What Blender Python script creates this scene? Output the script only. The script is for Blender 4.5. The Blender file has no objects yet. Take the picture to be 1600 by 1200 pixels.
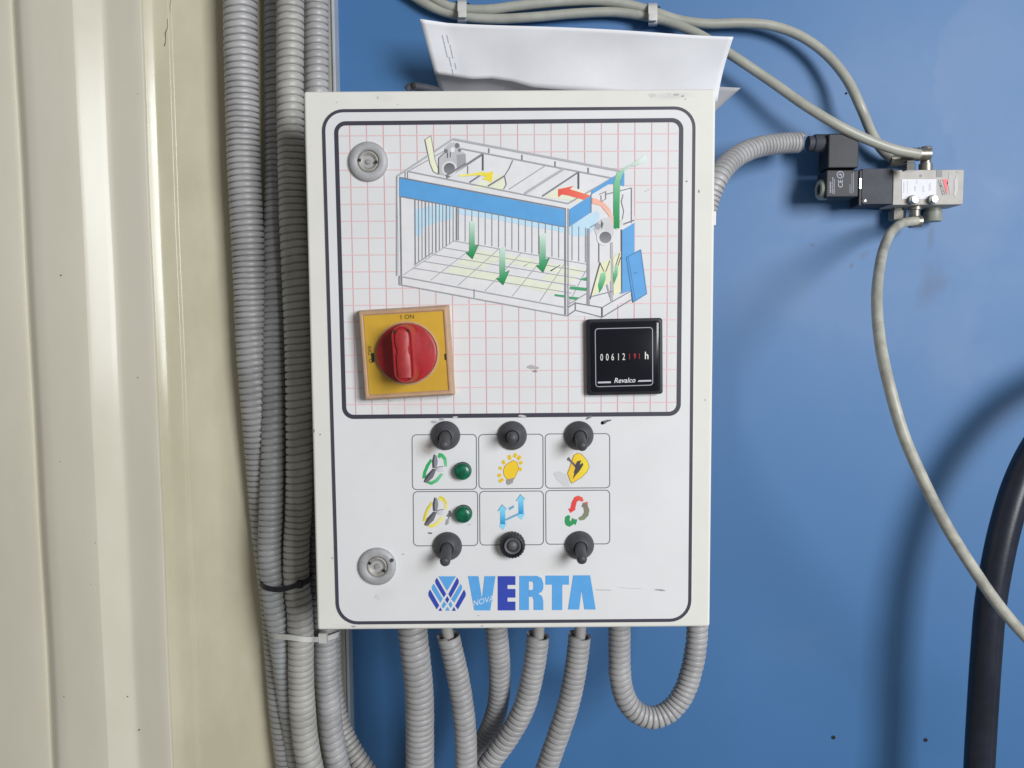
import bpy, bmesh, math, random
import numpy as np
from mathutils import Vector, Matrix
from mathutils.geometry import tessellate_polygon
random.seed(7)
rng = np.random.default_rng(7)
SC = bpy.context.scene
COL = SC.collection

# ---------------------------------------------------------------- camera
F = 1200.0                                   # focal length in pixels of a 1600 px wide picture
R = np.array([[0.99996803, 0.00748102, -0.00282223],
              [-0.00334303, 0.07054388, -0.99750308],
              [-0.00726325, 0.99748062, 0.07056664]])
CAM = np.array([-0.00157437, -0.57165268, 0.02691333])
cd = bpy.data.cameras.new('camera'); cam = bpy.data.objects.new('camera', cd); COL.objects.link(cam)
M = Matrix([list(R[i]) + [CAM[i]] for i in range(3)] + [[0, 0, 0, 1]])
cam.matrix_world = M
cd.sensor_width = 36.0; cd.lens = F / 1600 * 36.0
cd.clip_start = 0.02; cd.clip_end = 50
SC.camera = cam

# ---------------------------------------------------------------- world, lamps, exposure
w = bpy.data.worlds.new('World'); SC.world = w; w.use_nodes = True
bg = w.node_tree.nodes['Background']
bg.inputs['Color'].default_value = (1.0, 0.975, 0.93, 1); bg.inputs['Strength'].default_value = 0.20

def lamp(name, loc, target, sx, sy, power, col):
    l = bpy.data.lights.new(name, 'AREA'); l.shape = 'RECTANGLE'; l.size = sx; l.size_y = sy
    l.energy = power; l.color = col
    o = bpy.data.objects.new(name, l); COL.objects.link(o); o.location = loc
    d = Vector(target) - Vector(loc)
    o.rotation_euler = d.to_track_quat('-Z', 'Y').to_euler()
    return o
lamp('window_light', (1.46, -1.98, 0.46), (0, 0.1, 0), 0.90, 1.10, 69.5, (0.95, 0.975, 1.0))

vs = SC.view_settings
vs.view_transform = 'Standard'; vs.look = 'None'; vs.exposure = 0.0; vs.gamma = 1.0
vs.use_curve_mapping = False

# ---------------------------------------------------------------- helpers
YW = 0.215                                   # blue wall plane
def P(x, y, Y):
    """point of the plane at depth Y seen at photo pixel (x, y)"""
    d = R @ np.array([(x - 800) / F, (600 - y) / F, -1.0])
    return CAM + d * ((Y - CAM[1]) / d[1])
def mm(px, Y): return px * (Y - CAM[1]) / F   # pixel size -> metres at depth Y
def lin(c): 
    c = c / 255.0
    return c / 12.92 if c <= 0.04045 else ((c + 0.055) / 1.055) ** 2.4
def ink(r, g, b):
    k = 0.73 / lin(205)
    return tuple(min(0.86, lin(v) * k) for v in (r, g, b))

def mat(name, col, rough=0.5, metal=0.0, spec=0.5, noise=0.0, nscale=60, bump=0.0, bscale=400, coat=0.0, col2=None, rvar=0.0, stretch=None):
    m = bpy.data.materials.new(name); m.use_nodes = True
    nt = m.node_tree; b = nt.nodes['Principled BSDF']
    b.inputs['Base Color'].default_value = (*col, 1); b.inputs['Roughness'].default_value = rough
    b.inputs['Metallic'].default_value = metal; b.inputs['Specular IOR Level'].default_value = spec
    b.inputs['Coat Weight'].default_value = coat; b.inputs['Coat Roughness'].default_value = 0.12
    tc = nt.nodes.new('ShaderNodeTexCoord'); src = tc.outputs['Object']
    if stretch:
        mp = nt.nodes.new('ShaderNodeMapping'); mp.inputs['Scale'].default_value = stretch
        nt.links.new(src, mp.inputs['Vector']); src = mp.outputs['Vector']
    if noise or rvar:
        n = nt.nodes.new('ShaderNodeTexNoise'); n.inputs['Scale'].default_value = nscale
        n.inputs['Detail'].default_value = 6; n.inputs['Roughness'].default_value = 0.62
        nt.links.new(src, n.inputs['Vector'])
        if noise:
            r = nt.nodes.new('ShaderNodeValToRGB'); r.color_ramp.elements[0].position = 0.36; r.color_ramp.elements[1].position = 0.66
            c2 = col2 or tuple(v * (1 - noise) for v in col)
            r.color_ramp.elements[0].color = (*c2, 1); r.color_ramp.elements[1].color = (*col, 1)
            nt.links.new(n.outputs['Fac'], r.inputs['Fac']); nt.links.new(r.outputs['Color'], b.inputs['Base Color'])
        if rvar:
            mr = nt.nodes.new('ShaderNodeMapRange'); mr.inputs['From Min'].default_value = 0.35; mr.inputs['From Max'].default_value = 0.65
            mr.inputs['To Min'].default_value = rough - rvar; mr.inputs['To Max'].default_value = rough + rvar
            nt.links.new(n.outputs['Fac'], mr.inputs['Value']); nt.links.new(mr.outputs['Result'], b.inputs['Roughness'])
    if bump:
        n2 = nt.nodes.new('ShaderNodeTexNoise'); n2.inputs['Scale'].default_value = bscale; n2.inputs['Detail'].default_value = 3
        nt.links.new(src, n2.inputs['Vector'])
        bp = nt.nodes.new('ShaderNodeBump'); bp.inputs['Strength'].default_value = bump; bp.inputs['Distance'].default_value = 0.001
        nt.links.new(n2.outputs['Fac'], bp.inputs['Height']); nt.links.new(bp.outputs['Normal'], b.inputs['Normal'])
    return m

def ink_material():
    m = bpy.data.materials.new('printed_ink'); m.use_nodes = True
    nt = m.node_tree; b = nt.nodes['Principled BSDF']; b.inputs['Roughness'].default_value = 0.42
    b.inputs['Specular IOR Level'].default_value = 0.4
    a = nt.nodes.new('ShaderNodeVertexColor'); a.layer_name = 'ink'
    tc = nt.nodes.new('ShaderNodeTexCoord'); n = nt.nodes.new('ShaderNodeTexNoise'); n.inputs['Scale'].default_value = 120; n.inputs['Detail'].default_value = 5
    nt.links.new(tc.outputs['Object'], n.inputs['Vector'])
    mr = nt.nodes.new('ShaderNodeMapRange'); mr.inputs['To Min'].default_value = 0.9; mr.inputs['To Max'].default_value = 1.08
    nt.links.new(n.outputs['Fac'], mr.inputs['Value'])
    vm = nt.nodes.new('ShaderNodeVectorMath'); vm.operation = 'SCALE'
    nt.links.new(a.outputs['Color'], vm.inputs[0]); nt.links.new(mr.outputs['Result'], vm.inputs['Scale'])
    nt.links.new(vm.outputs['Vector'], b.inputs['Base Color'])
    return m

MT = dict(
    white=mat('white_enamel', (0.75, 0.735, 0.69), 0.55, spec=0.15, noise=0.05, nscale=18, bump=0.05, bscale=900),
    sheet=mat('label_film', (0.73, 0.73, 0.74), 0.5, spec=0.2, noise=0.05, nscale=14, bump=0.03, bscale=300),
    blue=mat('blue_paint', (0.036, 0.150, 0.357), 0.57, spec=0.74, noise=1, nscale=5, col2=(0.0335, 0.141, 0.340), rvar=0.03, bump=0.06, bscale=700),
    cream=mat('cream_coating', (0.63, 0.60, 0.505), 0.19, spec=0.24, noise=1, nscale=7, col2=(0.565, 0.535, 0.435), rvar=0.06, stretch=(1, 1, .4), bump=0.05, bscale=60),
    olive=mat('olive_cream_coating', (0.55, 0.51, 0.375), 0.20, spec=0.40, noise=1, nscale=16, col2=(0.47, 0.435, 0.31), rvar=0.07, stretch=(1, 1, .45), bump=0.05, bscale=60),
    trim=mat('trim_plastic', (0.42, 0.44, 0.48), 0.35, noise=0.1, nscale=30),
    conduit=mat('grey_pvc', (0.42, 0.413, 0.415), 0.42, noise=0.24, nscale=38, bump=0.05, bscale=500),
    conduit_blue=mat('blue_grey_pvc', (0.375, 0.383, 0.382), 0.42, noise=0.24, nscale=40, bump=0.05, bscale=500),
    conduit_warm=mat('warm_grey_pvc', (0.43, 0.42, 0.392), 0.45, noise=0.24, nscale=40, bump=0.05, bscale=500),
    conduit_old=mat('grey_pvc_dusty', (0.42, 0.405, 0.38), 0.48, noise=0.2, nscale=45, bump=0.05, bscale=500),
    cable=mat('cable_sheath', (0.40, 0.385, 0.37), 0.45),
    rubber=mat('black_rubber', (0.070, 0.072, 0.082), 0.5, noise=0.3, nscale=150, bump=0.1, bscale=900),
    black=mat('black_plastic', (0.020, 0.021, 0.028), 0.5, spec=0.35, noise=0.3, nscale=80, bump=0.06, bscale=900),
    face=mat('meter_face', (0.008, 0.009, 0.014), 0.22, spec=0.4, noise=0.3, nscale=60),
    hose=mat('black_hose_rubber', (0.016, 0.020, 0.035), 0.35, noise=0.3, nscale=70, bump=0.08, bscale=500),
    dark=mat('dark_grey_plastic', (0.070, 0.074, 0.092), 0.6, spec=0.25, noise=0.2, nscale=90, bump=0.06, bscale=800),
    lock=mat('zinc_cast', (0.43, 0.43, 0.44), 0.6, metal=0.15, noise=0.18, nscale=160, bump=0.12, bscale=600),
    lockin=mat('worn_nickel', (0.42, 0.40, 0.365), 0.55, metal=0.3, noise=0.35, nscale=200),
    steel=mat('bright_steel', (0.75, 0.74, 0.72), 0.2, metal=1.0, noise=0.1, nscale=100),
    nickel=mat('tarnished_nickel', (0.36, 0.34, 0.29), 0.42, metal=0.75, noise=0.3, nscale=200),
    alu=mat('valve_aluminium', (0.50, 0.475, 0.445), 0.55, spec=0.3, metal=0.0, noise=0.14, nscale=90, bump=0.08, bscale=700),
    tan=mat('tan_plastic', (0.52, 0.33, 0.20), 0.45, noise=0.18, nscale=90, bump=0.06, bscale=500),
    yellow=mat('yellow_plastic', (0.62, 0.37, 0.035), 0.42, noise=0.12, nscale=50),
    red=mat('red_plastic', (0.42, 0.018, 0.025), 0.36, noise=0.25, nscale=110, bump=0.08, bscale=600),
    redworn=mat('red_plastic_worn', (0.44, 0.034, 0.036), 0.45, noise=0.3, nscale=160, bump=0.08, bscale=600),
    hole=mat('dark_recess', (0.012, 0.011, 0.010), 0.7),
    tube=mat('milky_tube', (0.425, 0.425, 0.37), 0.38, noise=0.2, nscale=50),
    tube_dirty=mat('milky_tube_dusty', (0.49, 0.48, 0.415), 0.42, noise=0.4, nscale=60),
    tie=mat('white_nylon', (0.62, 0.61, 0.58), 0.4, noise=0.08, nscale=60),
    nut=mat('grey_green_plastic', (0.30, 0.32, 0.27), 0.45, noise=0.15, nscale=120),
    paper=mat('white_paper', (0.84, 0.84, 0.87), 0.7, spec=0.2, noise=0.05, nscale=22, bump=0.12, bscale=25),
    paper_shaded=mat('shaded_white_paper', (0.44, 0.44, 0.465), 0.7, spec=0.2, noise=0.06, nscale=25, bump=0.1, bscale=25),  # white paper darkened: shade below the upper sheet put into the colour
    ink=ink_material(),
    capgrey=mat('grey_cap_plastic', (0.11, 0.11, 0.118), 0.5, noise=0.2, nscale=120),
    grime=mat('brown_grime', (0.12, 0.105, 0.08), 0.7),
)
# green lamp lens
g = bpy.data.materials.new('green_lens'); g.use_nodes = True
gb = g.node_tree.nodes['Principled BSDF']; gb.inputs['Base Color'].default_value = (0.003, 0.10, 0.05, 1); gb.inputs['Roughness'].default_value = 0.28
gb.inputs['Coat Weight'].default_value = 0.0
wv = g.node_tree.nodes.new('ShaderNodeTexVoronoi'); wv.inputs['Scale'].default_value = 260
tcg = g.node_tree.nodes.new('ShaderNodeTexCoord'); g.node_tree.links.new(tcg.outputs['Object'], wv.inputs['Vector'])
crg = g.node_tree.nodes.new('ShaderNodeValToRGB'); crg.color_ramp.elements[0].color = (0.004, 0.17, 0.085, 1); crg.color_ramp.elements[1].color = (0.002, 0.06, 0.032, 1)
g.node_tree.links.new(wv.outputs['Distance'], crg.inputs['Fac']); g.node_tree.links.new(crg.outputs['Color'], gb.inputs['Base Color'])
MT['lens'] = g

def add_patches(m, spots, c_patch):
    """irregular patches, dried-on marks and a painted shadow: noise-warped blobs at fixed places of the surface (object coordinates)"""
    nt = m.node_tree; b = nt.nodes['Principled BSDF']; base = b.inputs['Base Color'].links[0].from_socket
    tc = nt.nodes.new('ShaderNodeTexCoord'); n = nt.nodes.new('ShaderNodeTexNoise'); n.inputs['Scale'].default_value = 22; n.inputs['Detail'].default_value = 7
    nt.links.new(tc.outputs['Object'], n.inputs['Vector'])
    sub = nt.nodes.new('ShaderNodeVectorMath'); sub.operation = 'SUBTRACT'; sub.inputs[1].default_value = (.5, .5, .5); nt.links.new(n.outputs['Color'], sub.inputs[0])
    for (c, rad, amt, soft, col, warp) in spots:
        sc_ = nt.nodes.new('ShaderNodeVectorMath'); sc_.operation = 'SCALE'; sc_.inputs['Scale'].default_value = warp; nt.links.new(sub.outputs['Vector'], sc_.inputs[0])
        ad = nt.nodes.new('ShaderNodeVectorMath'); ad.operation = 'ADD'; nt.links.new(tc.outputs['Object'], ad.inputs[0]); nt.links.new(sc_.outputs['Vector'], ad.inputs[1])
        mp = nt.nodes.new('ShaderNodeMapping'); mp.vector_type = 'TEXTURE'; mp.inputs['Location'].default_value = c; mp.inputs['Scale'].default_value = rad; nt.links.new(ad.outputs['Vector'], mp.inputs['Vector'])
        ln_ = nt.nodes.new('ShaderNodeVectorMath'); ln_.operation = 'LENGTH'; nt.links.new(mp.outputs['Vector'], ln_.inputs[0])
        mr = nt.nodes.new('ShaderNodeMapRange'); mr.interpolation_type = 'SMOOTHSTEP'; mr.inputs['From Min'].default_value = 1 - soft; mr.inputs['From Max'].default_value = 1; mr.inputs['To Min'].default_value = amt; mr.inputs['To Max'].default_value = 0
        nt.links.new(ln_.outputs['Value'], mr.inputs['Value'])
        mx = nt.nodes.new('ShaderNodeMix'); mx.data_type = 'RGBA'; nt.links.new(mr.outputs['Result'], mx.inputs[0]); nt.links.new(base, mx.inputs[6]); mx.inputs[7].default_value = (*(col or c_patch), 1)
        base = mx.outputs[2]
    nt.links.new(base, b.inputs['Base Color'])
OW = np.array([0.4, YW, 0.0])
def wpt(x, y): p = P(x, y, YW) - OW; return tuple(p)
_pale = (0.11, 0.20, 0.38); _dk = (0.036, 0.085, 0.19)
add_patches(MT['blue'], [(wpt(1640, 130), (.125, 1, .12), .28, .10, _pale, .11), (wpt(1520, 330), (.06, 1, .06), .35, .5, _pale, .05), (wpt(1260, 320), (.05, 1, .03), .3, .8, _pale, .06), (wpt(1452, 445), (.022, 1, .030), .6, .9, _dk, .07),
    (wpt(1456, 370), (.006, 1, .02), .5, .8, _dk, .01), (wpt(1350, 405), (.010, 1, .006), .5, .9, _dk, .04), (wpt(1200, 470), (.07, 1, .04), .22, .9, _pale, .08), (wpt(1250, 1010), (.09, 1, .03), .12, .9, _pale, .09), (wpt(1270, 382), (.004, 1, .003), .8, .8, _dk, .01), (wpt(1330, 415), (.003, 1, .004), .8, .8, _dk, .01), (wpt(1500, 560), (.05, 1, .07), .25, .9, _pale, .09)], _pale)  # dark streak below the muffler is a shadow painted into the wall colour
# door film: faint brownish and grey patches around the controls
OS = np.array([0.0, 0.1, -0.2])
def dpt(x, y): p = P(x, y, -0.0006) - OS; return tuple(p)
_gr = (0.60, 0.57, 0.53)
add_patches(MT['sheet'], [(dpt(668, 700), (.016, 1, .011), .5, .9, _gr, .012), (dpt(690, 842), (.016, 1, .010), .35, .9, _gr, .012), (dpt(885, 700), (.018, 1, .012), .3, .9, _gr, .014), (dpt(660, 890), (.022, 1, .014), .3, .95, _gr, .015), (dpt(870, 880), (.022, 1, .012), .3, .95, _gr, .015),
    (dpt(600, 930), (.012, 1, .008), .3, .9, _gr, .015), (dpt(690, 662), (.012, 1, .004), .5, .9, (0.5, 0.5, 0.52), .008), (dpt(1000, 640), (.03, 1, .02), .15, .9, _gr, .02), (dpt(640, 632), (.028, 1, .006), .3, .9, _gr, .012), (dpt(770, 665), (.02, 1, .008), .3, .9, _gr, .012)], _gr)
add_patches(MT['white'], [(dpt(1050, 149), (.020, 1, .004), .45, .9, (0.5, 0.5, 0.5), .012), (dpt(600, 152), (.012, 1, .005), .3, .9, _gr, .012), (dpt(486, 700), (.004, 1, .06), .3, .9, _gr, .010), (dpt(560, 980), (.03, 1, .003), .3, .9, _gr, .01)], _gr)

ROOTS = {}
def root_loc(o):
    while o.parent: o = o.parent
    return np.array(o.location)
def tag(o, label=None, cat=None, group=None, kind=None):
    if label: o['label'] = label
    if cat: o['category'] = cat
    if group: o['group'] = group
    if kind: o['kind'] = kind
    return o
def thing(name, loc, label, cat, group=None):
    o = bpy.data.objects.new(name, None); COL.objects.link(o); o.location = loc
    o.empty_display_size = 0.02
    return tag(o, label, cat, group)

class MB:
    """collects verts and faces in world space; build() links ONE mesh object"""
    def __init__(s): s.v = []; s.f = []; s.c = []
    def add(s, vs, fs, cols=None):
        b = len(s.v); s.v += [tuple(map(float, p)) for p in vs]; s.f += [tuple(i + b for i in f) for f in fs]
        s.c += cols if cols is not None else [(1, 1, 1)] * len(vs)
        return s
    def build(s, name, m, parent=None, smooth=False, origin=None, bevel=0, seg=2, angle=40, label=None, weld=False):
        v = np.array(s.v)
        if parent is not None: o0 = root_loc(parent)
        elif origin is not None: o0 = np.array(origin, float)
        else: o0 = np.array([(v[:, 0].min() + v[:, 0].max()) / 2, v[:, 1].max(), v[:, 2].min()])
        me = bpy.data.meshes.new(name)
        me.from_pydata([tuple(p) for p in (v - o0)], [], s.f); me.update()
        bm = bmesh.new(); bm.from_mesh(me)
        if weld: bmesh.ops.remove_doubles(bm, verts=bm.verts, dist=1e-6)
        if bevel:
            es = [e for e in bm.edges if len(e.link_faces) == 2 and e.calc_face_angle(0) > math.radians(30)]
            bmesh.ops.bevel(bm, geom=es, offset=bevel, segments=seg, profile=0.5, affect='EDGES', clamp_overlap=True)
        if m is not MT['ink']: bmesh.ops.recalc_face_normals(bm, faces=bm.faces)
        bm.to_mesh(me); bm.free()
        me.materials.append(m)
        if m is MT['ink']:
            a = me.color_attributes.new('ink', 'FLOAT_COLOR', 'POINT')
            for i, c in enumerate(s.c): a.data[i].color = (*c, 1)
        if smooth or bevel:
            for p in me.polygons: p.use_smooth = True
            me.set_sharp_from_angle(angle=math.radians(angle))
        o = bpy.data.objects.new(name, me); COL.objects.link(o)
        if bevel:
            wn = o.modifiers.new('weighted_normals', 'WEIGHTED_NORMAL'); wn.keep_sharp = True; wn.weight = 100
        if parent is not None: o.parent = parent
        else: o.location = o0
        if label: o['label'] = label
        return o
    # --- shapes
    def hexa(s, c):                               # 8 corners: 4 of one end, 4 of the other end
        return s.add(c, [(0, 1, 2, 3), (7, 6, 5, 4), (0, 4, 5, 1), (1, 5, 6, 2), (2, 6, 7, 3), (3, 7, 4, 0)])
    def box(s, x0, x1, y0, y1, z0, z1):
        return s.hexa([(x0, y0, z0), (x1, y0, z0), (x1, y0, z1), (x0, y0, z1), (x0, y1, z0), (x1, y1, z0), (x1, y1, z1), (x0, y1, z1)])
    def pbox(s, a, b, c, d, Yf, Yb):              # box whose front face fills pixels x a..c, y b..d at depth Yf, straight back to Yb
        p = [P(a, b, Yf), P(c, b, Yf), P(c, d, Yf), P(a, d, Yf)]
        x0 = (p[0][0] + p[3][0]) / 2; x1 = (p[1][0] + p[2][0]) / 2; z1 = (p[0][2] + p[1][2]) / 2; z0 = (p[2][2] + p[3][2]) / 2
        return s.box(x0, x1, Yf, Yb, z0, z1)
    def lathe(s, c, prof, axis=(0, -1, 0), n=40, mod=None):
        """prof: (radius, height along axis)"""
        ax = Vector(axis).normalized(); u = ax.orthogonal().normalized()
        if abs(ax.y) > 0.7: u = (Vector((0, 0, 1)) - ax * ax.z).normalized()
        w_ = ax.cross(u); c = Vector(c); vs = []; fs = []
        for (r, h) in prof:
            for j in range(n):
                t = 2 * math.pi * j / n; rr = r * (mod(t, r, h) if mod else 1)
                vs.append(c + ax * h + (u * math.cos(t) + w_ * math.sin(t)) * rr)
        for i in range(len(prof) - 1):
            for j in range(n):
                k = (j + 1) % n
                fs.append((i * n + j, i * n + k, (i + 1) * n + k, (i + 1) * n + j))
        if prof[0][0] > 1e-9: fs.append(tuple(reversed(range(n))))
        if prof[-1][0] > 1e-9: fs.append(tuple(range((len(prof) - 1) * n, len(prof) * n)))
        return s.add(vs, fs)
    def tube(s, pts, rad, n=16, step=0.004, caps=True):
        p, L = resample(pts, step); T, U, W_ = frames(p); m_ = len(p); vs = []; fs = []
        rr = rad if callable(rad) else (lambda t: rad)
        for i in range(m_):
            r = rr(L[i] / L[-1])
            for j in range(n):
                a = 2 * math.pi * j / n; vs.append(p[i] + (U[i] * math.cos(a) + W_[i] * math.sin(a)) * r)
        for i in range(m_ - 1):
            for j in range(n):
                k = (j + 1) % n; fs.append((i * n + j, i * n + k, (i + 1) * n + k, (i + 1) * n + j))
        if caps: fs.append(tuple(reversed(range(n)))); fs.append(tuple(range((m_ - 1) * n, m_ * n)))
        return s.add(vs, fs)

def catmull(pts, k=24):
    p = np.array(pts, float); p = np.vstack([2 * p[0] - p[1], p, 2 * p[-1] - p[-2]]); out = []
    for i in range(1, len(p) - 2):
        p0, p1, p2, p3 = p[i - 1], p[i], p[i + 1], p[i + 2]
        # centripetal-like tangents keep uneven spacing smooth
        d1 = max(np.linalg.norm(p1 - p0), 1e-9) ** .5; d2 = max(np.linalg.norm(p2 - p1), 1e-9) ** .5; d3 = max(np.linalg.norm(p3 - p2), 1e-9) ** .5
        m1 = (p2 - p1) + d2 * ((p1 - p0) / d1 - (p2 - p0) / (d1 + d2)); m2 = (p2 - p1) + d2 * ((p3 - p2) / d3 - (p3 - p1) / (d2 + d3))
        for t in np.arange(k) / k:
            out.append((2 * t**3 - 3 * t**2 + 1) * p1 + (t**3 - 2 * t**2 + t) * m1 + (-2 * t**3 + 3 * t**2) * p2 + (t**3 - t**2) * m2)
    out.append(p[-2]); return np.array(out)
def resample(pts, step):
    q = catmull(pts); d = np.r_[0, np.cumsum(np.linalg.norm(np.diff(q, axis=0), axis=1))]
    n = max(3, int(round(d[-1] / step)) + 1); L = np.linspace(0, d[-1], n)
    return np.stack([np.interp(L, d, q[:, i]) for i in range(3)], 1), L
def frames(p):
    T = np.gradient(p, axis=0); T /= np.linalg.norm(T, axis=1)[:, None]
    u = np.array([0, -1.0, 0]); u -= T[0] * u.dot(T[0])
    if np.linalg.norm(u) < 1e-3: u = np.array([1.0, 0, 0])
    U = []
    for i in range(len(p)):
        u = u - T[i] * u.dot(T[i]); u /= np.linalg.norm(u); U.append(u)
    U = np.array(U); return T, U, np.cross(T, U)

GP = [(0.0, 1.0), (0.24, 0.995), (0.36, 0.975), (0.42, 0.90), (0.46, 0.825), (0.54, 0.825), (0.58, 0.90), (0.64, 0.975), (0.76, 0.995)]
def conduit_mesh(mb, pts, rad, pitch, n=22, open_start=False):
    """helically ribbed flexible conduit"""
    p, L = resample(pts, 0.0012); T, U, W_ = frames(p); tot = L[-1]
    turns = int(tot / pitch) - 1; vs = []; fs = []
    S = np.array([(t + g_[0]) * pitch for t in range(turns) for g_ in GP]); G = np.array([g_[1] for t in range(turns) for g_ in GP])
    wob = 1 + 0.006 * np.sin(np.arange(turns) * 1.7 + rng.random() * 6) + 0.006 * rng.standard_normal(turns); G = G * np.repeat(wob, len(GP))
    th = 2 * np.pi * np.arange(n) / n
    S = S + pitch * (.55 * np.sin(S / .061 + pitch * 900) + .35 * np.sin(S / .023 + 2 + rad * 700))
    SS = S[:, None] + pitch * th[None, :] / (2 * np.pi)
    def ip(A): return np.stack([np.interp(SS, L, A[:, i]) for i in range(3)], -1)
    pp, uu, ww = ip(p), ip(U), ip(W_)
    V = pp + (uu * np.cos(th)[None, :, None] + ww * np.sin(th)[None, :, None]) * (rad * G)[:, None, None]
    m_ = len(S); k = len(GP)
    for i in range(m_ - 1):
        for j in range(n - 1): fs.append((i * n + j, i * n + j + 1, (i + 1) * n + j + 1, (i + 1) * n + j))
        if i + k + 1 < m_: fs.append((i * n + n - 1, (i + k) * n, (i + k + 1) * n, (i + 1) * n + n - 1))
    mb.add(V.reshape(-1, 3), fs)
    if open_start:                                   # cut end: a rim and the inside wall
        prof = []
        c0, t0 = p[2], T[2]
        for r_, h in ((1.0, 0.0035), (1.0, 0.0), (0.86, 0.0), (0.84, 0.012)):
            prof.append((rad * r_, h))
        ax = Vector(t0); nn = 22; b = []
        u0, w0 = U[2], W_[2]
        for r_, h in prof:
            for j in range(nn):
                a = 2 * math.pi * j / nn; b.append(c0 + t0 * h + (u0 * math.cos(a) + w0 * math.sin(a)) * r_)
        f2 = [(i * nn + j, i * nn + (j + 1) % nn, (i + 1) * nn + (j + 1) % nn, (i + 1) * nn + j) for i in range(3) for j in range(nn)]
        mb.add(b, f2)
    return mb

# ---- flat print on a plane at depth Y, given in photo pixels through a (ox, oy, scale) window
class Ink(MB):
    def __init__(s, Y, win=(0, 0, 1)): super().__init__(); s.Y = Y; s.w = win; s.k = 0
    def q(s, p): return (s.w[0] + p[0] / s.w[2], s.w[1] + p[1] / s.w[2])
    def poly(s, pts, col, col2=None, along=(0, 1), lift=0):
        pts = list(pts); s.k += 1; Y = s.Y - lift - s.k * 1.2e-6
        v = [P(*s.q(p), Y) for p in pts]
        tri = tessellate_polygon([[Vector((p[0], p[1], 0)) for p in pts]])
        if col2 is None: cols = [ink(*col)] * len(pts)
        else:
            d = np.array([p[0] * along[0] + p[1] * along[1] for p in pts]); t = (d - d.min()) / max(1e-6, d.max() - d.min())
            cols = [ink(*[col[i] + (col2[i] - col[i]) * k for i in range(3)]) for k in t]
        ft = []
        for t in tri:
            a, b, c = [np.array(v[i]) for i in t]
            nrm = np.cross(b - a, c - a)
            ft.append(tuple(t) if nrm[1] < 0 else tuple(reversed(t)))
        return s.add(v, ft, cols)
    def line(s, pts, wd, col, closed=False, lift=0):
        p = np.array(pts, float)
        if closed: p = np.vstack([p, p[:1]])
        n = len(p); d = np.diff(p, axis=0); d /= np.maximum(np.linalg.norm(d, axis=1), 1e-9)[:, None]
        nr = np.stack([-d[:, 1], d[:, 0]], 1); A = []; B = []
        for i in range(n):
            if closed: a, b = nr[(i - 1) % (n - 1)], nr[i % (n - 1)]
            else: a, b = nr[max(i - 1, 0)], nr[min(i, n - 2)]
            m = a + b; m /= max(np.linalg.norm(m), 1e-6); k = wd / 2 / max(0.4, m.dot(b))
            A.append(p[i] + m * k); B.append(p[i] - m * k)
        s.k += 1; Y = s.Y - lift - s.k * 1.2e-6
        vs_ = [P(*s.q(x), Y) for x in A] + [P(*s.q(x), Y) for x in B]
        fs = [(i, i + 1, n + i + 1, n + i) for i in range(n - 1)]
        a, b, c = vs_[0], vs_[1], vs_[n + 1]
        if np.cross(b - a, c - a)[1] > 0: fs = [tuple(reversed(f)) for f in fs]
        return s.add(vs_, fs, [ink(*col)] * len(vs_))
    def disc(s, c, rx, ry, col, n=28, rot=0, lift=0, col2=None, along=(0, 1)):
        ca, sa = math.cos(rot), math.sin(rot)
        pts = [(c[0] + rx * math.cos(t) * ca - ry * math.sin(t) * sa, c[1] + rx * math.cos(t) * sa + ry * math.sin(t) * ca) for t in np.linspace(0, 2 * math.pi, n, endpoint=False)]
        return s.poly(pts, col, col2, along, lift)
    def text(s, txt, c, size, col, rot=0, shear=0, sx=1.0, bold=0.0, lift=0):
        cu = bpy.data.curves.new('lettering', 'FONT'); cu.body = txt; cu.align_x = 'CENTER'; cu.align_y = 'CENTER'; cu.shear = shear; cu.size = 1; cu.offset = bold; cu.resolution_u = 3
        o = bpy.data.objects.new('lettering', cu); COL.objects.link(o)
        dg = bpy.context.evaluated_depsgraph_get(); ev = o.evaluated_get(dg); me = ev.to_mesh()
        ca, sa = math.cos(rot), math.sin(rot); Y = s.Y - lift
        v = []
        for q in me.vertices:
            x, y = q.co.x * size * sx, -q.co.y * size
            v.append(P(*s.q((c[0] + x * ca - y * sa, c[1] + x * sa + y * ca)), Y))
        fs = []
        for f in me.polygons:
            t = tuple(f.vertices); a, b, c_ = v[t[0]], v[t[1]], v[t[2]]
            fs.append(t if np.cross(b - a, c_ - a)[1] < 0 else tuple(reversed(t)))
        ev.to_mesh_clear(); bpy.data.objects.remove(o); bpy.data.curves.remove(cu)
        return s.add(v, fs, [ink(*col)] * len(v))
    def build(s, name, parent, label=None, **k): return super().build(name, MT['ink'], parent, label=label, **k)

def rrect(c, r, n=8):
    """rounded quad through 4 corners tl, tr, br, bl"""
    c = [np.array(p, float) for p in c]; out = []
    for i in range(4):
        p, a, b = c[i], c[i - 1], c[(i + 1) % 4]
        da = (a - p) / np.linalg.norm(a - p); db = (b - p) / np.linalg.norm(b - p)
        s_, e_ = p + da * r, p + db * r; ctr = p + da * r + db * r
        for k in range(n + 1):
            t = math.pi / 2 * k / n
            out.append(tuple(ctr + (s_ - ctr) * math.cos(t) + (e_ - ctr) * math.sin(t)))
    return out

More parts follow.
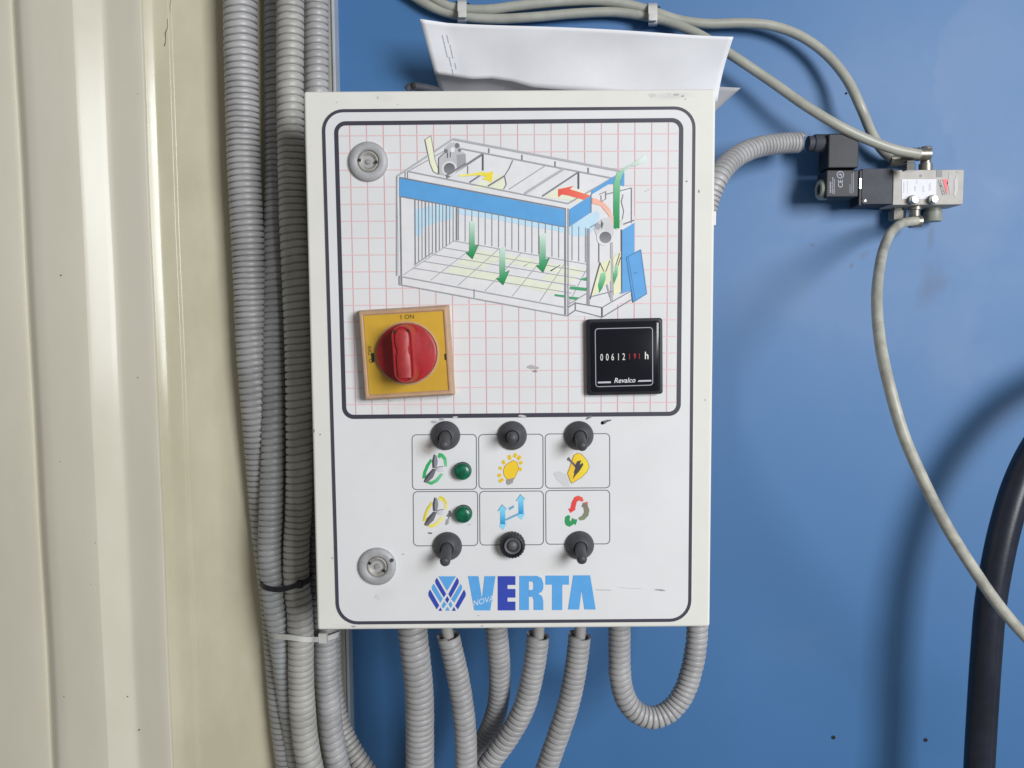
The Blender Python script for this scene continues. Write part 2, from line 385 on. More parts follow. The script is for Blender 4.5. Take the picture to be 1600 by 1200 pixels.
# ================================================================ SETTING
# blue painted wall
mb = MB(); mb.box(-0.19, 1.6, YW, YW + 0.02, -1.1, 1.1)
wall = mb.build('blue_wall', MT['blue'], None, origin=(0.4, YW, 0)); tag(wall, kind='structure')
for (hx, hy) in ((1302, 1152), (1446, 1156), (1322, 146)):
    r_ = 0.0021 if hy > 1000 else 0.0011
    MB().lathe(P(hx, hy, YW), [(r_, 0.0), (r_, 0.0006), (r_ * 0.7, 0.0009), (r_ * 0.5, 0.0004), (1e-5, 0.0003)], n=16).build('drill_hole', MT['hole'], wall, smooth=True)
# grey edge trim between the cladding and the blue wall
xt0, xt1 = P(511.5, 0, 0.2)[0], P(523, 0, 0.2)[0]
mb = MB(); mb.box(xt0, xt1 - 0.003, 0.2005, YW + 0.01, -1.1, 1.1); mb.box(xt1 - 0.0029, xt1, 0.197, YW + 0.01, -1.1, 1.1)
tag(mb.build('edge_trim', MT['trim'], None, bevel=0.0008), kind='structure')

# cream profiled cladding: steps that come down towards the right, extruded upwards
def cx(px, Y): return P(px, 0, Y)[0]
xe0, xf0 = cx(119, .068), cx(228, .0865)
pv = [(xe0 - .40, .082), (xe0 - .22, .082), (xe0 - .17, .0665), (cx(8, .0665), .0665), (cx(17, .072), .0725), (cx(22, .072), .0720), (cx(31, .065), .0645), (cx(112, .065), .0650),
      (xe0, .0668), (xe0 + .0155, .0789), (xe0 + .0190, .0795), (xf0 - .006, .0768), (xf0, .0766), (xf0 + .0003, .0788), (xf0 + .0008, .0792), (xf0 + .0068, .0838),
      (cx(262, .088), .0866), (cx(263.5, .088), .0869), (cx(267, .089), .0892), (cx(271, .0895), .0897), (cx(350, .1020), .1020),
      (cx(474, .112), .112), (cx(477, .113), .114), (cx(477, .113) + .0005, YW)]
pv = [np.array(p) for p in pv]
def fine(pv):                                   # round each corner a little
    out = [pv[0]]
    for i in range(1, len(pv) - 1):
        a, b, c = pv[i - 1], pv[i], pv[i + 1]; k = 0.25
        out += [b + (a - b) * k, b + (a - b) * 0.06 + (c - b) * 0.06, b + (c - b) * k]
    return out + [pv[-1]]
pv = fine(pv); zs = np.linspace(-1.1, 1.1, 55)
xcut = xf0 + .0005
def extrude(q, name, m):
    vs_ = []; fs = []; n = len(q)
    for z in zs:
        for x, y in q:
            vs_.append((x + 0.0005 * math.sin(z * 9 + x * 8), y + 0.0007 * math.sin(z * 13 + 1 + x * 20) + 0.0004 * math.sin(z * 31 + x * 40), z))
    for k in range(len(zs) - 1):
        for i in range(n - 1): fs.append((k * n + i, k * n + i + 1, (k + 1) * n + i + 1, (k + 1) * n + i))
    o = MB().add(vs_, fs).build(name, MT[m], None, origin=(-0.5, 0.18, 0), smooth=True, angle=32); return tag(o, kind='structure')
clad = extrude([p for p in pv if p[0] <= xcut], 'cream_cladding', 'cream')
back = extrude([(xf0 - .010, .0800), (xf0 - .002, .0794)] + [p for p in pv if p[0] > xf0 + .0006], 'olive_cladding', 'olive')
for (x, y, r_) in ((64, 648, 4), (95, 721, 2), (75, 490, 2.2), (96, 430, 2), (143, 912, 2), (218, 1140, 2.4), (101, 1088, 2), (284, 396, 2), (332, 402, 1.7), (150, 848, 1.7), (200, 1088, 1.6), (216, 590, 1.6), (216, 147, 1.5)):
    Yc = np.interp(P(x, y, .08)[0], [q[0] for q in pv], [q[1] for q in pv])
    rr = mm(r_, Yc) * 0.42
    MB().lathe(P(x, y, Yc + 0.0006), [(rr, 0.0), (rr, 0.0011), (rr * .5, 0.0014), (1e-5, .0015)], n=10).build('dirt_speck', MT['nut'] if r_ > 3 else MT['grime'], clad, smooth=True)

mb = MB(); ck_ = [(268, -8), (265, 10), (266, 22), (261, 30), (262, 42), (258, 52), (259, 62), (257, 72)]; sv = []
for k, (x, y) in enumerate(ck_):
    w_ = .9 if k % 2 else .5
    for dx in (-w_, w_): sv.append(P(x + dx, y, float(np.interp(P(x, y, .088)[0], [q[0] for q in pv], [q[1] for q in pv])) - .0006))
for k in range(len(ck_) - 1): mb.add([sv[2 * k], sv[2 * k + 1], sv[2 * k + 3], sv[2 * k + 2]], [(0, 1, 2, 3)])
mb.build('coating_crack', MT['grime'], back)
# ================================================================ CONTROL CABINET
cab = thing('control_cabinet', (0, 0.1, -0.2), 'white wall mounted control cabinet with a printed front panel and switches', 'control cabinet')
mb = MB(); mb.box(-0.1465, 0.1465, 0.0215, YW - 0.004, -0.1965, 0.1965); mb.build('enclosure', MT['white'], cab, bevel=0.003)
mb = MB(); mb.box(-0.15, 0.15, 0.0, 0.0205, -0.2008, 0.2008); door = mb.build('door', MT['white'], cab, bevel=0.0022, seg=3)
for z0 in (0.103,):
    mb = MB(); mb.box(0.1502, 0.1522, 0.004, 0.016, z0, z0 + 0.0105); mb.build('hinge_tab', MT['white'], door, bevel=0.0006)
# door scuffs
INKY = -0.00075
D0 = -0.00006
def blot(name, parent, Y, cx, cy, rx, ry, col, rot=0.0, n=14, seed=1):
    r0 = random.Random(seed); ca, sa = math.cos(rot), math.sin(rot); pts = []
    for k in range(n):
        t = 2 * math.pi * k / n; q = 0.55 + 0.6 * r0.random(); x, y = rx * q * math.cos(t), ry * q * math.sin(t)
        pts.append((cx + x * ca - y * sa, cy + x * sa + y * ca))
    return Ink(Y).poly(pts, col).build(name, parent)

for k, (x, y, rx, ry, c) in enumerate(((1019, 149, 7, 4, 186), (1057, 148, 6, 1.8, 160), (1067, 150, 3, 2, 150), (1045, 147, 3, 1.5, 180), (590, 153, 2, 3, 178), (526, 160, 1.6, 2, 176), (1092, 299, 1.6, 3, 120), (500, 679, 1.6, 1.6, 120), (491, 673, 1.2, 3, 130), (552, 979, 5, 1.4, 150), (753, 978, 2.4, 1, 150), (1102, 625, 1, 2, 150), (1071, 155, 2, 2, 176), (622, 163, 2, 1, 185))):
    blot('scuff_mark', door, D0, x, y, rx, ry, (c, c - 2, c - 4), seed=40 + k)
# faceplate film
FT = -0.0006
OUT = [(505, 173.2), (1084.7, 168.5), (1077.6, 969), (528, 973.5)]
INN = [(525, 192.8), (1064.7, 187.5), (1060.4, 646.5), (538.2, 651.5)]
edge = rrect([(503, 171), (1087, 166.3), (1080, 971), (526, 975.5)], 33)
v = [P(x, y, FT) for x, y in edge]; vb = [P(x, y, FT) + np.array([0, 0.0004, 0]) for x, y in edge]; n = len(v)
plate = MB().add(v + vb, [tuple(range(n))] + [(i, (i + 1) % n, n + (i + 1) % n, n + i) for i in range(n)]).build('faceplate', MT['sheet'], cab)
L1, L2, L3, L4, L5 = [FT - 0.00012 * k for k in (1, 2, 3, 4, 5)]
K = (62, 60, 72)
Ink(L1).line(rrect(OUT, 31), 5.0, K, closed=True).build('outer_border', plate)
Ink(L2).line(rrect(INN, 15), 6.6, (58, 57, 68), closed=True).build('inner_border', plate)

# red squared paper grid inside the inner border
def Zof(x, y): return P(x, y, L1)[2]
def toplane(X, Z):                                  # plane point -> pixel
    q = R.T @ (np.array([X, L1, Z]) - CAM); return (800 + F * q[0] / -q[2], 600 - F * q[1] / -q[2])
gi = Ink(L1)
xa = P(552.3, 477.5, L1)[0]; sx_ = (P(810.6, 477.5, L1)[0] - xa) / 10
za = Zof(540, 212.2); sz_ = (za - Zof(545, 632.4)) / 16
Xl, Xr = P(532, 400, L1)[0], P(1062.5, 400, L1)[0]; Zt, Zb = Zof(800, 192), Zof(800, 647)
def seg(a, b, wd, col):
    gi.line([toplane(*a), toplane(*b)], wd, col)
for k in range(-2, 22):
    X = xa + k * sx_
    if Xl - .0 < X < Xr: seg((X, Zt), (X, Zb), 1.15 + 0.25 * rng.random(), (203, 155, 157) if k % 2 else (199, 148, 150))
for k in range(-1, 18):
    Z = za - k * sz_
    if Zb < Z < Zt: seg((Xl, Z), (Xr, Z), 1.3, (210, 173, 175))
gi.build('grid_lines', plate)

# ---- booth diagram: zoom window (590,180) scale 3.478
WD = (590, 180, 3.478)
LG, MG, DG = (150, 150, 154), (118, 118, 124), (82, 82, 88)
bg_ = Ink(L2, WD)
bg_.poly([(105, 332), (410, 130), (445, 138), (1335, 308), (1342, 388), (1382, 396), (1397, 575), (1397, 955), (1222, 1097), (1030, 1090), (118, 920)], (207, 206, 208)); bg_.build('booth_outline', plate)
# translucent blue windows
iw = Ink(L3, WD)
for q in ([(203, 512), (410, 470), (410, 560), (250, 605), (245, 650), (203, 657)], [(435, 507), (560, 522), (1018, 598), (1018, 640), (930, 620), (830, 605), (640, 567), (435, 537)], [(1042, 608), (1160, 535), (1195, 522), (1208, 548), (1180, 610), (1150, 655), (1070, 658), (1042, 648)]): iw.poly(q, (176, 204, 221))
iw.build('booth_windows', plate)
for (x, y) in ((362, 850), (515, 880), (668, 908), (815, 940), (425, 806), (880, 893), (493, 768), (648, 792), (790, 822), (935, 846)):
    fl = Ink(L3, WD); fl.poly([(x, y), (x + 148, y + 30), (x + 205, y - 8), (x + 62, y - 36)], (208, 211, 192)); fl.build('floor_tile_print', plate)
for q in ([(505, 395), (690, 405), (688, 330), (640, 318), (560, 360)], [(905, 445), (1100, 468), (1160, 430), (1060, 395), (985, 392)]):
    fl = Ink(L3, WD); fl.poly(q, (212, 213, 190)); fl.build('ceiling_filter_print', plate)
ln = Ink(L4, WD)
def lp(a, b, t): return (a[0] + (b[0] - a[0]) * t, a[1] + (b[1] - a[1]) * t)
FLc, FRc, BLc, BRc = (140, 868), (1030, 1040), (415, 683), (1150, 812)
for k in range(1, 6): ln.line([lp(FLc, BLc, k / 5), lp((1030, 1005), BRc, k / 5)], 4, LG)
for k in range(0, 7): ln.line([lp((140, 868), (1030, 1040), k / 6), lp((415, 683), (1150, 812), k / 6)], 4, (160, 160, 163))
for k in range(13):                                    # side wall slats
    t = k / 12; ln.line([lp((203, 460), (430, 500), t), lp((205, 812), (430, 676), t)], 4 if k % 3 else 6, MG)
for k in range(20):                                    # back wall slats
    t = k / 19; a = lp((440, 505), (1130, 610), t); b = lp((440, 680), (1130, 800), t); ln.line([a, b], 4, (126, 126, 132))
for (a, b, wd, c) in (((105, 332), (105, 872), 7, LG), ((122, 340), (130, 920), 8, MG), ((105, 332), (410, 130), 10, (165, 165, 168)), ((410, 130), (1330, 305), 12, (160, 160, 164)), ((455, 182), (1290, 345), 8, LG), ((165, 305), (425, 160), 5, LG),
                      ((165, 305), (1035, 480), 7, LG), ((1035, 480), (1340, 305), 8, LG), ((118, 338), (1022, 508), 7, MG), ((118, 440), (1022, 608), 6, MG), ((1020, 505), (1020, 1085), 9, MG), ((1036, 505), (1036, 1090), 7, LG),
                      ((118, 875), (1020, 1045), 6, LG), ((118, 920), (1030, 1090), 6, LG), ((118, 875), (118, 920), 5, MG), ((525, 945), (525, 992), 4, MG), ((1030, 1090), (1075, 1060), 6, MG), ((1075, 1060), (1220, 1097), 5, MG), ((1075, 1015), (1075, 1062), 6, MG),
                      ((1075, 1020), (1220, 1045), 6, MG), ((1220, 1045), (1220, 1097), 8, DG), ((1220, 1045), (1395, 945), 5, MG), ((1222, 1097), (1400, 990), 5, MG), ((1035, 1045), (1075, 1020), 6, MG), ((1036, 1030), (1150, 960), 6, LG),
                      ((375, 340), (570, 212), 12, MG), ((572, 212), (572, 300), 9, DG), ((490, 275), (490, 330), 5, MG), ((605, 180), (605, 205), 7, MG), ((785, 215), (785, 245), 7, MG), ((965, 250), (965, 280), 7, MG), ((1145, 285), (1145, 315), 7, MG),
                      ((500, 365), (560, 325), 9, MG), ((600, 385), (690, 330), 9, MG), ((800, 425), (1015, 290), 14, (165, 165, 168)), ((895, 440), (1090, 310), 9, MG), ((1092, 310), (1092, 400), 9, DG), ((715, 402), (910, 275), 5, LG),
                      ((1160, 430), (1160, 530), 5, DG), ((1240, 430), (1380, 395), 5, MG), ((1380, 395), (1380, 585), 5, MG), ((1145, 615), (1145, 1030), 16, (140, 138, 146)), ((1155, 610), (1240, 560), 5, MG), ((1290, 610), (1395, 570), 8, MG),
                      ((1203, 690), (1203, 800), 6, MG), ((1272, 690), (1272, 1010), 14, (165, 165, 168)), ((1325, 620), (1325, 970), 6, DG), ((1155, 1000), (1210, 800), 6, DG), ((1165, 985), (1325, 945), 5, MG), ((1240, 900), (1265, 990), 8, LG), ((1300, 900), (1325, 970), 9, LG),
                      ((200, 815), (300, 745), 6, LG), ((430, 505), (430, 680), 8, MG), ((150, 305), (150, 340), 4, MG), ((163, 305), (163, 343), 4, MG)):
    ln.line([a, b], wd, c)
ln.line([(735, 245), (715, 290), (690, 330), (700, 375), (685, 402)], 5, MG); ln.line([(1335, 430), (1325, 470), (1338, 520), (1330, 570)], 4, MG)
ln.line([(1205, 430), (1240, 415), (1240, 455), (1215, 470), (1215, 435)], 4, MG)
ln.build('booth_linework', plate)
BL, BE = (84, 148, 200), (62, 112, 158)
fa = Ink(L5, WD)
for q in ([(118, 342), (1018, 513), (1018, 606), (118, 438)], [(1042, 512), (1158, 437), (1158, 530), (1042, 607)], [(1162, 412), (1290, 328), (1284, 374), (1255, 375), (1162, 432)], [(1328, 318), (1341, 312), (1341, 386), (1318, 380)]): fa.poly(q, BL)
fa.build('booth_fascia', plate)
Ink(L5, WD).poly([(1329, 625), (1396, 584), (1396, 945), (1329, 970)], (88, 150, 203)).build('booth_side_panel', plate)
dd = Ink(L5 - .00012, WD); dq = [(1352, 772), (1430, 732), (1462, 970), (1390, 1015)]; dd.poly(dq, (84, 148, 203)); dd.line(dq, 5, BE, closed=True, lift=.00004); dd.line([(1362, 768), (1400, 1008)], 4, BE, lift=.00004); dd.line([(1393, 860), (1410, 853)], 5, BE, lift=.00004); dd.build('booth_door_leaf', plate)
for q in ([(500, 580), (528, 567), (528, 716), (550, 702), (515, 780), (480, 746), (498, 741)], [(665, 724), (694, 712), (694, 856), (716, 844), (683, 921), (645, 886), (663, 882)], [(880, 654), (914, 640), (914, 786), (934, 775), (900, 853), (862, 817), (880, 813)]):
    ia = Ink(L5, WD); ia.poly(q, (196, 214, 204), (12, 122, 60)); ia.line([q[2], q[3], q[4], q[5]], 3.5, (40, 110, 70), lift=.00004); ia.build('green_arrow', plate)
ya = Ink(L5, WD); yq = [(443, 322), (500, 318), (560, 308), (600, 312), (628, 303), (620, 362), (568, 346), (592, 332), (545, 326), (443, 335)]; ya.poly(yq, (222, 214, 130), (226, 200, 50), along=(1, 0)); ya.build('yellow_arrow', plate)
ra = Ink(L5, WD); ra.poly([(982, 402), (1066, 384), (1045, 402), (1158, 437), (1158, 470), (1040, 437), (1003, 430), (982, 446)], (214, 78, 66), (218, 112, 92), along=(1, 0)); ra.poly([(1166, 447), (1222, 467), (1264, 510), (1281, 570), (1281, 602), (1254, 542), (1213, 492), (1166, 480)], (221, 160, 140), (224, 184, 170)); ra.build('red_arrow', plate)
gp = Ink(L5 - .00012, WD); gp.poly([(1283, 615), (1283, 480), (1315, 480), (1315, 615)], (56, 150, 96), (10, 128, 66)); gp.poly([(1283, 480), (1284, 370), (1302, 310), (1336, 304), (1319, 360), (1315, 480)], (140, 190, 156), (56, 150, 96)); gp.poly([(1302, 308), (1372, 268), (1410, 246), (1456, 216), (1463, 250), (1410, 272), (1376, 278), (1338, 303)], (150, 182, 164), (206, 214, 208), along=(1, -1)); gp.build('green_duct', plate)
yp = Ink(L5, WD); pq = [(258, 132), (290, 112), (312, 240), (328, 288), (329, 320), (303, 306), (285, 262)]; yp.poly(pq, (218, 218, 190)); yp.line(pq[:1] + pq[::-1], 3.5, MG, lift=.00004); yp.build('yellow_duct', plate)
fm = Ink(L5, WD)
fm.poly([(332, 232), (362, 205), (365, 178), (395, 150), (420, 148), (448, 158), (455, 195), (478, 210), (482, 272), (400, 332), (336, 322)], (176, 176, 179)); fm.poly([(430, 215), (478, 210), (482, 272), (432, 300)], (150, 150, 154), lift=.00003)
fm.disc((390, 290), 40, 40, (205, 205, 207), lift=.00004); fm.disc((390, 290), 31, 31, (95, 95, 99), lift=.00006, col2=(130, 130, 134))
for q in ((372, 195, 10), (432, 165, 12), (445, 190, 8)): fm.disc(q[:2], q[2], q[2] * 1.2, (110, 110, 115), lift=.00004)
fm.disc((408, 188), 12, 14, (215, 215, 217), lift=.00005); fm.line([(380, 205), (380, 232)], 6, DG, lift=.00004); fm.line([(395, 200), (395, 228)], 5, DG, lift=.00004)
fm.line([(332, 320), (332, 232), (362, 205)], 4, DG, lift=.00005); fm.line([(372, 330), (480, 262)], 11, MG, lift=.00007)
fm.build('exhaust_fan', plate)
f2 = Ink(L5, WD); f2.poly([(1175, 612), (1215, 565), (1285, 545), (1285, 640), (1262, 690), (1200, 680)], (190, 190, 193)); f2.disc((1232, 668), 41, 40, (206, 206, 208), lift=.00004); f2.disc((1238, 664), 33, 32, (98, 98, 102), lift=.00006, col2=(135, 135, 139)); f2.disc((1197, 605), 16, 18, (150, 150, 154), lift=.00004); f2.poly([(1215, 570), (1228, 590), (1218, 620), (1212, 600)], (92, 92, 96), lift=.00005)
f2.poly([(1290, 610), (1335, 560), (1335, 598), (1300, 625)], (196, 200, 196), lift=.00003); f2.build('supply_fan', plate)
ff = Ink(L5, WD); ff.poly([(1162, 985), (1212, 805), (1266, 780), (1266, 900), (1200, 960)], (212, 212, 176)); ff.poly([(1280, 775), (1322, 738), (1322, 960), (1282, 978)], (214, 213, 180))
ff.poly([(1205, 965), (1197, 925), (1212, 860), (1238, 850), (1240, 890), (1222, 940)], (150, 196, 168), (24, 128, 72), lift=.00004); ff.poly([(1284, 920), (1280, 870), (1292, 818), (1308, 818), (1304, 870)], (150, 196, 168), (24, 128, 72), lift=.00004)
for q in ([(1095, 893), (1135, 880), (1135, 900)], [(1048, 930), (1135, 938), (1135, 955), (1045, 945)], [(965, 972), (1015, 978), (1015, 990), (962, 982)], [(1040, 985), (1095, 990), (1080, 1004), (1040, 997)]): ff.poly(q, (60, 145, 98), lift=.00004)
for (a, b) in (((1240, 850), (1262, 790)), ((1290, 830), (1316, 750)), ((1300, 835), (1322, 770)), ((1210, 805), (1230, 850))): ff.line([a, b], 5, DG, lift=.00003)
ff.build('filter_section', plate)

# ---- six symbol boxes, window (630,640) scale 4.615
WS = (630, 640, 4.615)
for (a, b, c, d, dl) in ((65, 182, 528, 577, 0), (545, 180, 1008, 572, 0), (1025, 176, 1489, 567, 0), (73, 592, 537, 983, 0), (552, 590, 1011, 977, 0), (1028, 584, 1489, 971, 0)):
    ib = Ink(L1, WS); ib.line(rrect([(a - 1, b), (c, b - 3), (c + 1, d - 3), (a + 2, d)], 30, 6), 6.4, (104, 104, 110), closed=True); ib.build('symbol_box', plate)
def fan(dx, dy, c1, c2, edge_):
    i = Ink(L2, WS)
    def o(*q): return [(x + dx, y + dy) for x, y in q]
    i.poly(o((200, 352), (168, 395), (145, 450), (138, 495), (160, 498), (168, 450), (188, 405), (208, 372)), c1)
    i.poly(o((258, 312), (285, 318), (312, 350), (318, 410), (298, 412), (292, 365), (275, 342), (262, 352), (248, 340)), c1, c2, along=(0, 1))
    i.poly(o((172, 532), (205, 543), (250, 520), (292, 465), (270, 460), (235, 500), (205, 518), (185, 518)), c1, c2, along=(1, 0))
    if edge_: i.line(o((196, 362), (170, 400), (150, 452), (144, 490)), 3, edge_, lift=.00003); i.line(o((262, 318), (290, 335), (308, 370)), 3, edge_, lift=.00003)
    i.poly(o((222, 322), (240, 330), (250, 370), (240, 425), (215, 420), (210, 370)), (128, 128, 134), lift=.00004); i.poly(o((222, 322), (228, 330), (222, 380), (226, 422), (212, 420), (208, 370)), (70, 70, 76), lift=.00006)
    i.poly(o((215, 425), (240, 430), (215, 490), (170, 530), (148, 522), (165, 480)), (104, 104, 110), lift=.00004); i.poly(o((215, 425), (222, 430), (180, 490), (150, 526), (148, 520), (165, 478)), (70, 70, 76), lift=.00006)
    i.poly(o((236, 425), (255, 412), (290, 415), (308, 435), (285, 450), (250, 448)), (176, 176, 180), (206, 206, 209), along=(1, 0), lift=.00004); i.line(o((236, 424), (256, 413), (288, 410)), 5, (104, 104, 110), lift=.00006)
    return i.build('fan_symbol', plate)
fan(0, 0, (40, 158, 88), (120, 190, 145), None); fan(4, 310, (212, 200, 80), (222, 212, 140), (150, 130, 30))
ib = Ink(L2, WS); Yb = (226, 186, 46)
ib.poly([(760, 385), (795, 365), (822, 380), (832, 415), (822, 455), (800, 500), (780, 512), (748, 500), (728, 475), (722, 440), (735, 405)], Yb); ib.line([(760, 385), (795, 365), (822, 380), (832, 415), (822, 455), (800, 500), (780, 512), (748, 500), (728, 475), (722, 440), (735, 405)], 3.5, (170, 132, 30), closed=True, lift=.00003)
ib.poly([(742, 505), (800, 490), (790, 528), (758, 545), (744, 535)], (142, 140, 140))
for (x0, y0, x1, y1) in ((770, 362, 765, 328), (803, 345, 812, 316), (826, 360, 846, 334), (838, 388, 860, 378), (835, 420, 852, 440), (732, 392, 718, 368), (712, 425, 690, 420), (706, 468, 682, 480), (722, 500, 692, 520)): ib.line([(x0, y0), (x1, y1)], 25, Yb); ib.line([(x0, y0), (x1, y1)], 3, (180, 140, 30), lift=.00003)
ib.build('bulb_symbol', plate)
ie = Ink(L2, WS); eq = [(1230, 330), (1258, 314), (1285, 320), (1325, 365), (1342, 410), (1325, 450), (1285, 490), (1215, 532), (1205, 515), (1185, 460), (1200, 420)]
ie.poly(eq, (226, 176, 44), (230, 204, 60), along=(1, 0)); ie.line(eq, 3.5, (130, 105, 40), closed=True, lift=.00003)
ie.w = (760, 690, 8); ie.poly([(1105, 300), (1135, 245), (1186, 232), (1166, 290), (1204, 262), (1212, 290), (1162, 370), (1132, 402), (1078, 472), (1100, 385), (1084, 402), (1108, 335)], (70, 66, 68)); ie.poly([(1008, 212), (1036, 192), (1050, 222), (1112, 285), (1104, 320), (1068, 280), (1034, 240), (1014, 240)], (96, 94, 98)); ie.w = WS
ie.poly([(1085, 458), (1120, 445), (1175, 462), (1200, 520), (1198, 556), (1160, 550), (1110, 505)], (192, 192, 195)); ie.build('spark_symbol', plate)
il = Ink(L2, WS); CB = (60, 158, 208)
for (x, y0, y1, hw) in ((718, 685, 868, 18), (850, 612, 795, 18)):
    il.poly([(x - hw, y0 + 45), (x + hw, y0 + 45), (x + hw, y1 - 42), (x - hw, y1 - 42)], (110, 190, 226), (22, 138, 196)); il.poly([(x - hw - 18, y0 + 48), (x - 4, y0), (x + hw + 10, y0 + 34), (x + hw - 1, y0 + 44.5), (x - hw + 1, y0 + 44.5)], (120, 192, 226)); il.poly([(x - hw + 1, y1 - 41.5), (x + hw - 1, y1 - 41.5), (x + hw + 12, y1 - 50), (x + 4, y1), (x - hw - 8, y1 - 26)], (130, 196, 226)); il.line([(x - hw - 18, y0 + 48), (x - 4, y0), (x + hw + 10, y0 + 34)], 3, (80, 120, 150), lift=.00003)
il.line([(740, 795), (832, 752)], 13, (70, 150, 190))
for t in np.linspace(.1, .9, 5): il.line([(740 + 92 * t - 5, 795 - 43 * t + 8), (740 + 92 * t + 3, 795 - 43 * t - 8)], 4, (150, 170, 182), lift=.00003)
il.poly([(762, 708), (798, 690), (800, 705), (766, 726)], (96, 160, 190)); il.build('gate_symbol', plate)
ir = Ink(L2, WS)
ir.poly([(1205, 745), (1190, 712), (1205, 715), (1215, 670), (1235, 632), (1262, 620), (1292, 632), (1302, 655), (1288, 665), (1272, 655), (1252, 665), (1240, 715), (1244, 722)], (206, 54, 60), (214, 92, 78), along=(1, 0))
ir.poly([(1285, 700), (1298, 672), (1332, 680), (1330, 690), (1343, 725), (1335, 765), (1305, 795), (1275, 800), (1262, 782), (1290, 765), (1305, 740), (1300, 705)], (120, 112, 98), (120, 132, 104)); ir.poly([(1298, 671), (1334, 664), (1326, 689), (1316, 677)], (200, 90, 84), lift=.00003)
ir.poly([(1168, 775), (1190, 760), (1205, 768), (1200, 795), (1208, 808), (1222, 780), (1232, 790), (1256, 792), (1245, 832), (1232, 825), (1200, 845), (1175, 835), (1165, 810)], (46, 140, 84)); ir.build('recycle_symbol', plate)

# ---- maker's mark and wordmark
WL = (660, 890, 13.333); LB, DB = (84, 152, 208), (48, 66, 160)
lg = Ink(L2, WL)
for q in ([(335, 140), (700, 140), (515, 445)], [(225, 300), (195, 370), (205, 420), (375, 690), (425, 610), (252, 312)], [(800, 295), (830, 360), (825, 410), (665, 690), (602, 620)], [(450, 665), (505, 720), (440, 810), (400, 760)], [(590, 660), (630, 740), (592, 800), (545, 722)], [(530, 770), (572, 855), (475, 855)]): lg.poly(q, LB)
for q in ([(300, 168), (265, 240), (280, 300), (448, 580), (495, 508), (325, 205)], [(725, 165), (760, 230), (755, 290), (590, 590), (542, 512)], [(155, 415), (125, 490), (130, 550), (300, 830), (352, 748), (178, 440)], [(870, 415), (905, 490), (900, 550), (740, 830), (685, 752)], [(520, 555), (562, 622), (520, 700), (475, 632)], [(378, 785), (415, 860), (335, 860)], [(660, 775), (698, 860), (615, 860)]): lg.poly(q, DB)
lg.build('logo_mark', plate)
WV = (640, 860, 4.848)
for nm, c, q in (('V', LB, [(443, 195), (522, 195), (549, 366), (568, 195), (651, 195), (611, 455), (491, 455), (486, 430)]), ('E', DB, [(668, 195), (802, 195), (802, 262), (742, 262), (742, 292), (802, 292), (802, 358), (742, 358), (742, 388), (802, 388), (802, 455), (668, 455)]),
                 ('R', LB, [(832, 193), (965, 193), (1000, 210), (1013, 250), (1013, 290), (1000, 315), (975, 328), (1003, 345), (1013, 380), (1013, 452), (940, 452), (940, 375), (930, 352), (906, 352), (906, 300), (930, 300), (938, 290), (938, 250), (930, 236), (904, 236), (904, 452), (832, 452)]),
                 ('T', LB, [(1030, 191), (1208, 191), (1208, 260), (1157, 260), (1157, 452), (1080, 452), (1080, 260), (1030, 260)]), ('A', LB, [(1240, 189), (1368, 189), (1410, 448), (1325, 448), (1303, 300), (1285, 448), (1200, 448)])):
    Ink(L2, WV).poly(q, c).build('wordmark_letter', plate)
nv = Ink(L3, WL); nv.text('NOVA', (1255, 660), 165, (196, 206, 224), rot=-0.27, shear=0.35, sx=0.95); nv.build('script_lettering', plate)

# wear and other toned marks on the film
for k, (cx, cy, rx, ry, c, ro) in enumerate(((832, 574, 10, 3.5, (165, 160, 160), .1), (836, 580, 4, 2, (130, 126, 128), 0), (946, 659, 9, 3, (92, 92, 98), -.35), (941, 661, 3, 3, (110, 110, 114), 0), (921, 652, 6, 2.6, (112, 112, 118), -.5), (678, 659, 5, 2, (160, 158, 160), 0), (690, 655, 4, 2.5, (150, 150, 154), 0),
        (711, 652, 5, 2.2, (186, 186, 189), 0), (816, 650, 7, 2, (190, 190, 194), .1), (702, 805, 4, 5, (110, 108, 110), .4), (699, 815, 3, 6, (150, 148, 148), .2), (672, 833, 4, 1.6, (104, 104, 106), 0), (703, 800, 2, 3, (92, 92, 95), 0),
        (668, 703, 8, 6.5, (198, 192, 186), 0), (1032, 922, 10, 1.4, (140, 138, 140), .06), (945, 922, 14, 1, (176, 174, 174), .02), (985, 919, 26, .8, (188, 187, 188), .06), (590, 932, 5, 3, (196, 196, 198), .5), (630, 866, 2, 1.6, (176, 176, 180), 0), (1073, 283, 1.6, 1.6, (120, 118, 122), 0), (608, 628, 8, 2, (198, 196, 196), -.4), (1012, 297, 5, 1.5, (190, 188, 188), -.5), (734, 820, 3, 1, (180, 180, 182), -.3), (520, 872, 1.5, 1.5, (170, 168, 168), 0), (748, 962, 2, 1, (180, 180, 184), 0))):
    blot('film_mark', plate, L3, cx, cy, rx, ry, c, ro, seed=k)

